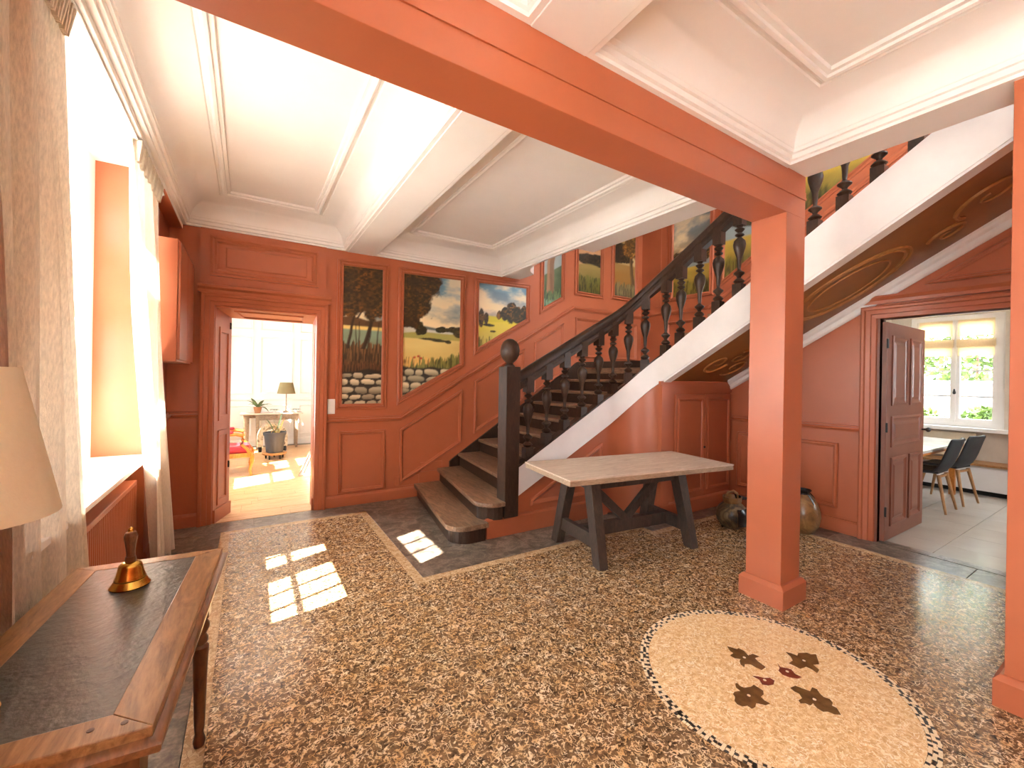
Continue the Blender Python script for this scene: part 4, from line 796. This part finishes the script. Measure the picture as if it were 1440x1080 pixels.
def leaf(m, base, az, L, w_, rise, droop, n=6):
    d = Vector((math.cos(az), math.sin(az), 0)); s = Vector((-d.y, d.x, 0)); prev = None; b = Vector(base); vs = []
    for i in range(n+1):
        t = i/n; p = b + d*L*t + Vector((0, 0, rise*t - droop*t*t)); ww = w_*math.sin(PI*min(.98, t*.85+.12)); vs += [p - s*ww, p + Vector((0, 0, -ww*.4)), p + s*ww]
    m.add(vs, [(3*i+k, 3*i+k+1, 3*i+k+4, 3*i+k+3) for i in range(n) for k in (0, 1)])
op = E('potted_orchid', (.17, 9.93, .72)); tag(op, 'small leafy plant in a terracotta pot on the salon console', 'plant'); m_clay = plain('clay', srgb(178, 122, 82), .7)
O('pot', MB().lathe([(.05, 0), (.075, .12), (.08, .125), (.068, .125), (.06, .10)], (.17, 9.93, .72), 16), m_clay, op, smooth=True)
for k in range(9): m = MB(); leaf(m, (.17, 9.93, .82), k*.72, random.uniform(.18, .34), .035, random.uniform(.16, .36), random.uniform(.12, .26)); O('leaf', m, m_leaf, op, smooth=True)
for k, dx in enumerate((.46, .86)):
    fb = E('small_ornament', (dx, 9.9, .72)); tag(fb, ('little sprig of flowers lying left of the olive lamp', 'little sprig of flowers lying right of the olive lamp')[k], 'flowers'); O('vase', MB().lathe([(.02, 0), (.03, .03), (.015, .06)], (dx, 9.9, .72), 10), m_whitep, fb, smooth=True)
    for q_ in range(5): m = MB(); leaf(m, (dx, 9.9, .775), q_*1.3, .10, .02, .08, .08); O('leaf', m, m_leaf, fb)
dp = Vector((.42, 8.7, 0)); do = E('plant_dolly', dp); tag(do, 'round wooden plant dolly on castors under the dark pot', 'dolly'); O('board', MB().lathe([(.19, .075), (.20, .085), (.20, .105), (.19, .11)], dp, 24), wood('dolly wood', srgb(146, 92, 48), srgb(196, 140, 84)), do, smooth=True)
for k in range(5): t = 2*PI*k/5+.3; O('castor', MB().bar((dp.x+.14*math.cos(t)-.012, dp.y+.14*math.sin(t), .035), (dp.x+.14*math.cos(t)+.012, dp.y+.14*math.sin(t), .035), .07, .07).box(dp.x+.14*math.cos(t)-.015, dp.x+.14*math.cos(t)+.015, dp.y+.14*math.sin(t)-.015, dp.y+.14*math.sin(t)+.015, .03, .08), m_darkmetal, do)
pl = E('potted_plant', dp + Vector((0, 0, .11))); tag(pl, 'large anthracite plastic pot with a sparse yellowing plant on a dolly', 'plant'); m_anth = plain('anthracite plastic', srgb(70, 70, 72), .5)
O('pot', MB().lathe([(.125, .11), (.135, .115), (.17, .42), (.185, .42), (.187, .47), (.172, .47), (.165, .43), (.001, .43)], dp, 28), m_anth, pl, smooth=True); m_dry = plain('dry leaf', srgb(176, 140, 72), .7, var=.3)
for k in range(16): m = MB(); leaf(m, (dp.x+random.uniform(-.08, .08), dp.y+random.uniform(-.08, .08), .43), k*.8, random.uniform(.08, .2), .016, random.uniform(.1, .5), random.uniform(.05, .3)); O('leaf', m, m_dry if k % 3 else m_leaf, pl)
m_red = plain('red velvet', srgb(150, 22, 34), .7, var=.2, scale=12); m_honey = wood('honey beech', srgb(150, 80, 26), srgb(206, 130, 56), .3, (4, 4, 2))
ac = E('armchair', (-.22, 7.65, 0)); tag(ac, 'red upholstered wooden armchair seen through the doorway', 'armchair')
cx, cy = -.22, 7.62
O('seat', MB().box(cx-.30, cx+.26, cy-.27, cy+.27, .33, .43), m_red, ac, bevel=.04); O('seat_frame', MB().box(cx-.31, cx+.28, cy-.285, cy+.285, .27, .335), m_honey, ac, bevel=.015)
O('backrest', MB().hexa([(cx-.33, cy-.26, .42), (cx-.25, cy-.26, .42), (cx-.25, cy+.26, .42), (cx-.33, cy+.26, .42)], [(cx-.45, cy-.26, .98), (cx-.38, cy-.26, .98), (cx-.38, cy+.26, .98), (cx-.45, cy+.26, .98)]), m_red, ac, bevel=.02)
O('back_frame', MB().tube([(cx-.28, cy-.28, .2), (cx-.33, cy-.28, .5), (cx-.44, cy-.28, .98), (cx-.46, cy, 1.04), (cx-.44, cy+.28, .98), (cx-.33, cy+.28, .5), (cx-.28, cy+.28, .2)], .022, 8), m_honey, ac, smooth=True)
for s_ in (-1, 1):
    yy = cy + s_*.28
    O('leg', MB().tube([(cx+.26, yy, .34), (cx+.285, yy, .28), (cx+.285, yy, .2), (cx+.26, yy, .1), (cx+.275, yy, .0)], [.034, .036, .028, .018, .02], 8), m_honey, ac, smooth=True); O('leg', MB().tube([(cx-.28, yy, .30), (cx-.30, yy, .15), (cx-.34, yy, 0)], [.026, .022, .018], 8), m_honey, ac, smooth=True)
    ar = O('armrest', MB().tube([(cx-.36, yy, .63), (cx-.15, yy, .615), (cx+.08, yy, .62), (cx+.16, yy, .60), (cx+.17, yy, .54), (cx+.15, yy, .47), (cx+.22, yy, .40), (cx+.26, yy, .34)], [.02, .022, .026, .03, .026, .022, .026, .03], 8), m_honey, ac, smooth=True); O('arm_pad', MB().box(cx-.25, cx+.05, yy-.03, yy+.03, .625, .67), m_red, ar, bevel=.02)
m_leo = potmat('spotted fabric', srgb(70, 48, 30), srgb(206, 184, 150), srgb(226, 208, 178)); stl = E('spotted_stool', (.42, 9.6, 0)); tag(stl, 'low arched stool in spotted fabric with dark feet beneath the console', 'stool')
pa = [(.42+.26*math.cos(t), .28+.26*math.sin(t)) for t in [PI*i/14 for i in range(15)]]; ring = [(.68, .1)] + pa + [(.16, .1), (.26, .1)] + [(.42+.16*math.cos(t), .28+.16*math.sin(t)) for t in [PI*(1-i/14) for i in range(15)]] + [(.58, .1)]
O('stool_arch', MB().prism(ring, 9.45, 9.75, lambda a, b, h: (a, h, b)), m_leo, stl, tri=True)
for x in (.21, .63):
    for y in (9.48, 9.72): O('foot', MB().lathe([(.03, 0), (.035, .05), (.03, .1)], (x, y, 0), 10), m_darkmetal, stl, smooth=True)
m_redp = plain('red tape', (.16, .004, .010), .6, spec=.1); tp_ = E('folded_panel', (.85, 7.05, 0)); tag(tp_, 'white triangular board with a red edge standing on the salon floor', 'board')
tri = [(.655, .0), (1.05, .0), (1.05, .95)]
O('board', MB().prism(tri, 7.0, 7.03, lambda a, b, h: (a, h, b)), m_whitep, tp_); O('red_edge', MB().frame(tri, [(0, 6.992), (0, 7.038), (.04, 7.038), (.04, 6.992)], lambda a, b, h: (a, h, b)), m_redp, tp_)

# ------------------------------------------------------------------ kitchen beyond the right doorway
KX0, KX1, KYa, KYb, KC = R+TH, 9.0, -.8, 2.6, 2.62
kf = S('floor_kitchen', MB().box(R-.02, KX1, KYa, KYb, -.3, -.006), m_grout); ti = bpy.data.meshes.new('floor_tile'); m = MB().box(-.248, .248, -.248, .248, -.02, 0); ti.from_pydata(m.v, [], m.f); ti.materials.append(m_tile)
for i in range(8):
    for j in range(8):
        o = bpy.data.objects.new('floor_tile', ti); link(o, kf); o.location = (5.36 + .5*i, -.55 + .5*j, random.uniform(-.001, 0)); o.scale = (1, 1, 1)
        if o.location.x + .25 > KX1 or o.location.y + .25 > KYb: o.location.z -= .0; bpy.data.objects.remove(o)
O('threshold', MB().box(R-.005, R+TH+.02, KY0, KY1, -.01, .002), m_stone, kf)
m_kit = plain('kitchen wall', srgb(206, 194, 178), .7)
WK = (1.36, 2.36, .90, 2.56)
S('wall_kitchen_back', MB().prism([(KYa, -.3), (KYb, -.3), (KYb, 2.9), (KYa, 2.9)], 0, .001, lambda a, b, h: (KX1+.4+h, a, b)) if 0 else MB().box(KX1, KX1+.25, KYa, WK[0], -.3, 2.72).box(KX1, KX1+.25, WK[1], KYb, -.3, 2.72).box(KX1, KX1+.25, WK[0], WK[1], -.3, WK[2]).box(KX1, KX1+.25, WK[0], WK[1], WK[3], 2.72), m_kit)
S('wall_kitchen_left', MB().box(KX0, KX1+.25, KYb, KYb+.1, -.3, 2.72), m_kit); S('wall_kitchen_right', MB().box(KX0, 6.5, KYa-.1, KYa, -.3, 2.72).box(7.3, KX1+.25, KYa-.1, KYa, -.3, 2.72).box(6.5, 7.3, KYa-.1, KYa, -.3, 1.1).box(6.5, 7.3, KYa-.1, KYa, 2.3, 2.72), m_kit); portal((6.9, KYa-.2, 1.7), (0, 1, 0), .8, 1.2); e = E('window_6', (7, KYa, .9), structure=True); O('window_frame', MB().box(6.5, 6.56, KYa-.08, KYa-.02, 1.1, 2.3).box(7.24, 7.3, KYa-.08, KYa-.02, 1.1, 2.3), m_whitep, e); O('pane', MB().box(6.56, 7.24, KYa-.053, KYa-.047, 1.1, 2.3), m_glass, e); S('ceiling_kitchen', MB().box(KX0, KX1+.25, KYa, KYb, KC, KC+.1), m_white)  # second kitchen window is out of view, added to brighten the room
e = E('window_4', (KX1, 1.86, WK[2]), structure=True); y0, y1, z0, z1 = WK; X = KX1+.06; ym = (y0+y1)/2
O('window_frame', MB().box(X-.04, X+.04, y0, y0+.07, z0, z1).box(X-.04, X+.04, y1-.07, y1, z0, z1).box(X-.04, X+.04, y0+.07, y1-.07, z1-.07, z1).box(X-.04, X+.04, y0+.07, y1-.07, z0, z0+.06), m_whitep, e); O('window_sill', MB().box(KX1-.16, KX1+.25, y0-.3, y1+.3, z0-.05, z0), m_whitep, e)
m_roman = plain('straw blind', srgb(236, 220, 190), .9, trans=.6, var=.1, scale=60)
for ya, yb in ((y0+.07, ym), (ym, y1-.07)):
    c_ = O('casement', MB().box(X-.03, X+.03, ya+.002, ya+.05, z0+.06, z1-.07).box(X-.03, X+.03, yb-.05, yb-.002, z0+.06, z1-.07).box(X-.03, X+.03, ya+.05, yb-.05, z0+.06, z0+.12).box(X-.03, X+.03, ya+.05, yb-.05, z1-.12, z1-.07).box(X-.03, X+.03, ya+.05, yb-.05, 2.08, 2.20), m_whitep, e)
    for z in (1.35, 1.73): O('glazing_bar', MB().box(X-.012, X+.012, ya+.05, yb-.05, z-.012, z+.012), m_whitep, c_)
    O('pane', MB().box(X-.003, X+.003, ya+.05, yb-.05, z0+.12, z1-.12), m_glass, c_)
    O('blind', MB().box(X-.055, X-.05, ya+.03, yb-.03, 2.25, 2.49).box(X-.055, X-.05, ya+.03, yb-.03, 1.955, 2.08), m_roman, c_); O('blind_fold', MB().box(X-.075, X-.04, ya+.02, yb-.02, 2.08, 2.20), m_roman, c_)
O('espagnolette', MB().box(X-.05, X-.03, ym-.012, ym+.012, z0+.1, 2.0), m_whitep, e); O('window_handle', MB().lathe([(.012, 0), (.02, .02), (.014, .05), (.006, .08)], (X-.06, ym, 1.38), 12), m_darkmetal, e, smooth=True)
portal((KX1+.3, ym, (z0+z1)/2), (-1, 0, 0), y1-y0, z1-z0)
# the open kitchen door leaf
lfd = E('open_door', (R+TH+.04, 1.535, 0)); tag(lfd, 'red-brown panelled door standing open into the kitchen', 'door')
fmd = lambda a, b, h: (a, 1.515 - h, b); LX0, LX1 = R+.03, 6.22
O('leaf', MB().box(LX0, LX1, 1.515, 1.553, .012, 2.10), m_doorbrown, lfd, bevel=.003)
PX_ = [(.0, 0), (.0, .012), (.02, .016), (.032, .006), (.05, -.002), (.055, -.002), (.085, .012)]
for xa, xb, za, zb in ((LX0+.12, LX0+.53, 1.30, 1.98), (LX0+.62, LX1-.12, 1.30, 1.98), (LX0+.12, LX1-.12, .90, 1.20), (LX0+.12, LX0+.53, .14, .80), (LX0+.62, LX1-.12, .14, .80)): O('door_panel', MB().frame(rect(xa, xb, za, zb), PX_, fmd, fill=True), m_doorbrown, lfd)
ko = O('door_knob', MB().lathe([(.008, 0), (.01, .03), (.024, .045), (.024, .06), (.012, .07)], (0, 0, 0), 14), m_darkmetal, lfd, smooth=True); ko.matrix_parent_inverse = Matrix.Identity(4); ko.location = (LX1-.06-(R+TH+.04), -.02, 1.03); ko.rotation_euler = (PI/2, 0, 0)
for z in (.25, 1.05, 1.85): O('hinge', MB().tube([(LX0+.0, 1.51, z), (LX0+.0, 1.51, z+.09)], .009, 8), m_darkmetal, lfd)
# kitchen table, chairs, bench
m_kt = plain('pale table laminate', srgb(206, 200, 192), .2); kt = E('kitchen_table', (7.5, 2.0, 0)); tag(kt, 'pale kitchen table by the window behind two black chairs', 'table')
O('table_top', MB().box(6.35, 8.45, 1.60, 2.45, .71, .75), m_kt, kt, bevel=.008); O('table_edge', MB().box(6.36, 8.44, 1.605, 2.445, .685, .711), m_honey, kt)
for x in (6.5, 8.3):
    for y in (1.72, 2.33): O('leg', MB().box(x-.03, x+.03, y-.03, y+.03, 0, .69), m_honey, kt)
m_blackfab = plain('black chair fabric', srgb(34, 34, 36), .55, var=.2, scale=20); m_oakleg = wood('oak chair leg', srgb(124, 82, 44), srgb(176, 128, 78), .5, (8, 8, 2))
def kchair():
    e = E('kitchen_chair'); side = [(.46, .43), (.40, .455), (.25, .445), (.12, .45), (.03, .49), (-.02, .58), (-.06, .72), (-.10, .86), (-.115, .885)]; rs = []
    for i, (y, z) in enumerate(side):
        t = i/(len(side)-1); hw = .235 - .03*max(0, t-.6)/.4; row = []
        for k in range(9): u = k/4-1; row.append((u*hw, y + (.05*u*u if t > .4 else 0), z + (.035*u*u if t <= .4 else 0)))
        rs.append(row)
    m = MB(); n = 9; m.add([p for r in rs for p in r], [(j*n+i, j*n+i+1, (j+1)*n+i+1, (j+1)*n+i) for j in range(len(side)-1) for i in range(8)]); o = O('seat_shell', m, m_blackfab, e, smooth=True, local=True)
    sd = o.modifiers.new('thick', 'SOLIDIFY'); sd.thickness = .035; sd.offset = 0; ss = o.modifiers.new('sub', 'SUBSURF'); ss.levels = 1; ss.render_levels = 1
    O('seat_pad', MB().box(-.2, .2, .05, .42, .455, .485), m_blackfab, e, bevel=.014, local=True)
    for x in (-1, 1):
        for y0, y1 in ((.06, -.02), (.36, .44)): O('leg', MB().tube([(x*.15, y0, .44), (x*.21, y1, 0)], [.021, .012], 10), m_oakleg, e, smooth=True, local=True)
    O('under_frame', MB().box(-.17, .17, .05, .07, .405, .43).box(-.17, .17, .35, .37, .405, .43), m_oakleg, e, local=True); return e
k1 = kchair(); k1.location = (7.12, 1.50, 0); tag(k1, 'black upholstered chair at the kitchen table, next to the open door', 'chair', 'kitchen chairs')
k2 = copy_tree(k1); k2.location = (7.78, 1.46, 0); k2.rotation_euler = (0, 0, -.12); tag(k2, 'black upholstered chair at the kitchen table, closer to the window', 'chair', 'kitchen chairs')
bn = E('window_bench', (8.75, 1.6, 0)); tag(bn, 'white storage bench along the wall under the kitchen window', 'bench'); O('bench_body', MB().box(8.62, 8.99, .1, 2.58, .06, .40), m_whitep, bn); O('bench_seat', MB().box(8.58, 8.99, .1, 2.58, .40, .43), m_oakleg, bn); O('bench_plinth', MB().box(8.66, 8.99, .1, 2.58, 0, .06), m_darkmetal, bn)
rdk = E('kitchen_radiator', (8.9, 2.1, .45)); tag(rdk, 'cream panel standing under the kitchen window sill', 'panel'); O('panel', MB().box(8.93, 8.985, 1.62, 2.5, .46, .82), plain('cream panel', srgb(214, 198, 170), .5), rdk, bevel=.01)
# garden outside the kitchen
gw = E('garden_wall', (13.2, 2.5, -.3)); tag(gw, 'pale grey rendered garden wall beyond the kitchen window', 'wall'); O('masonry', MB().box(13, 13.25, -6, 12, -.3, 1.55), plain('grey render', srgb(96, 98, 104), .8), gw); O('coping', MB().box(12.95, 13.3, -6, 12, 1.55, 1.62), plain('coping', srgb(110, 110, 112), .8), gw)
def shrub(c, rx, ry, rz, n, size, label, name='garden_shrub'):
    e = E(name, (c[0], c[1], -.3)); tag(e, label, 'shrub' if name == 'garden_shrub' else 'tree', 'garden planting'); m = MB()
    for i in range(n):
        d = Vector(rng.normal(size=3)); d.normalize(); r = random.uniform(.55, 1)**.5; p = Vector(c) + Vector((d.x*rx*r, d.y*ry*r, d.z*rz*r)); a = Vector(rng.normal(size=3)).normalized()*size; b = a.cross(Vector(rng.normal(size=3))).normalized()*size*.4; m.add([p-a, p+b, p+a, p-b], [(0, 1, 2, 3)])
    O('foliage', m, m_grass, e, kind='stuff'); O('stem', MB().tube([(c[0], c[1], -.3), (c[0], c[1], c[2])], [.05, .02], 8), m_deskd, e)
shrub((10.4, 1.75, .55), .35, .5, .62, 1500, .07, 'spiky yellow-green shrub close outside the kitchen window'); shrub((10.8, 2.75, .5), .4, .55, .62, 1500, .07, 'rounded green shrub close outside the kitchen window')
for k, y in enumerate((.0, 2.8, 5.6)): shrub((15.5, y, 2.9), 1.3, 1.2, 1.7, 2600, .12, ('airy green tree behind the garden wall, seen at the window latch side', 'full green tree rising over the middle of the garden wall', 'green tree behind the garden wall, half hidden by the open door')[k], 'garden_tree')
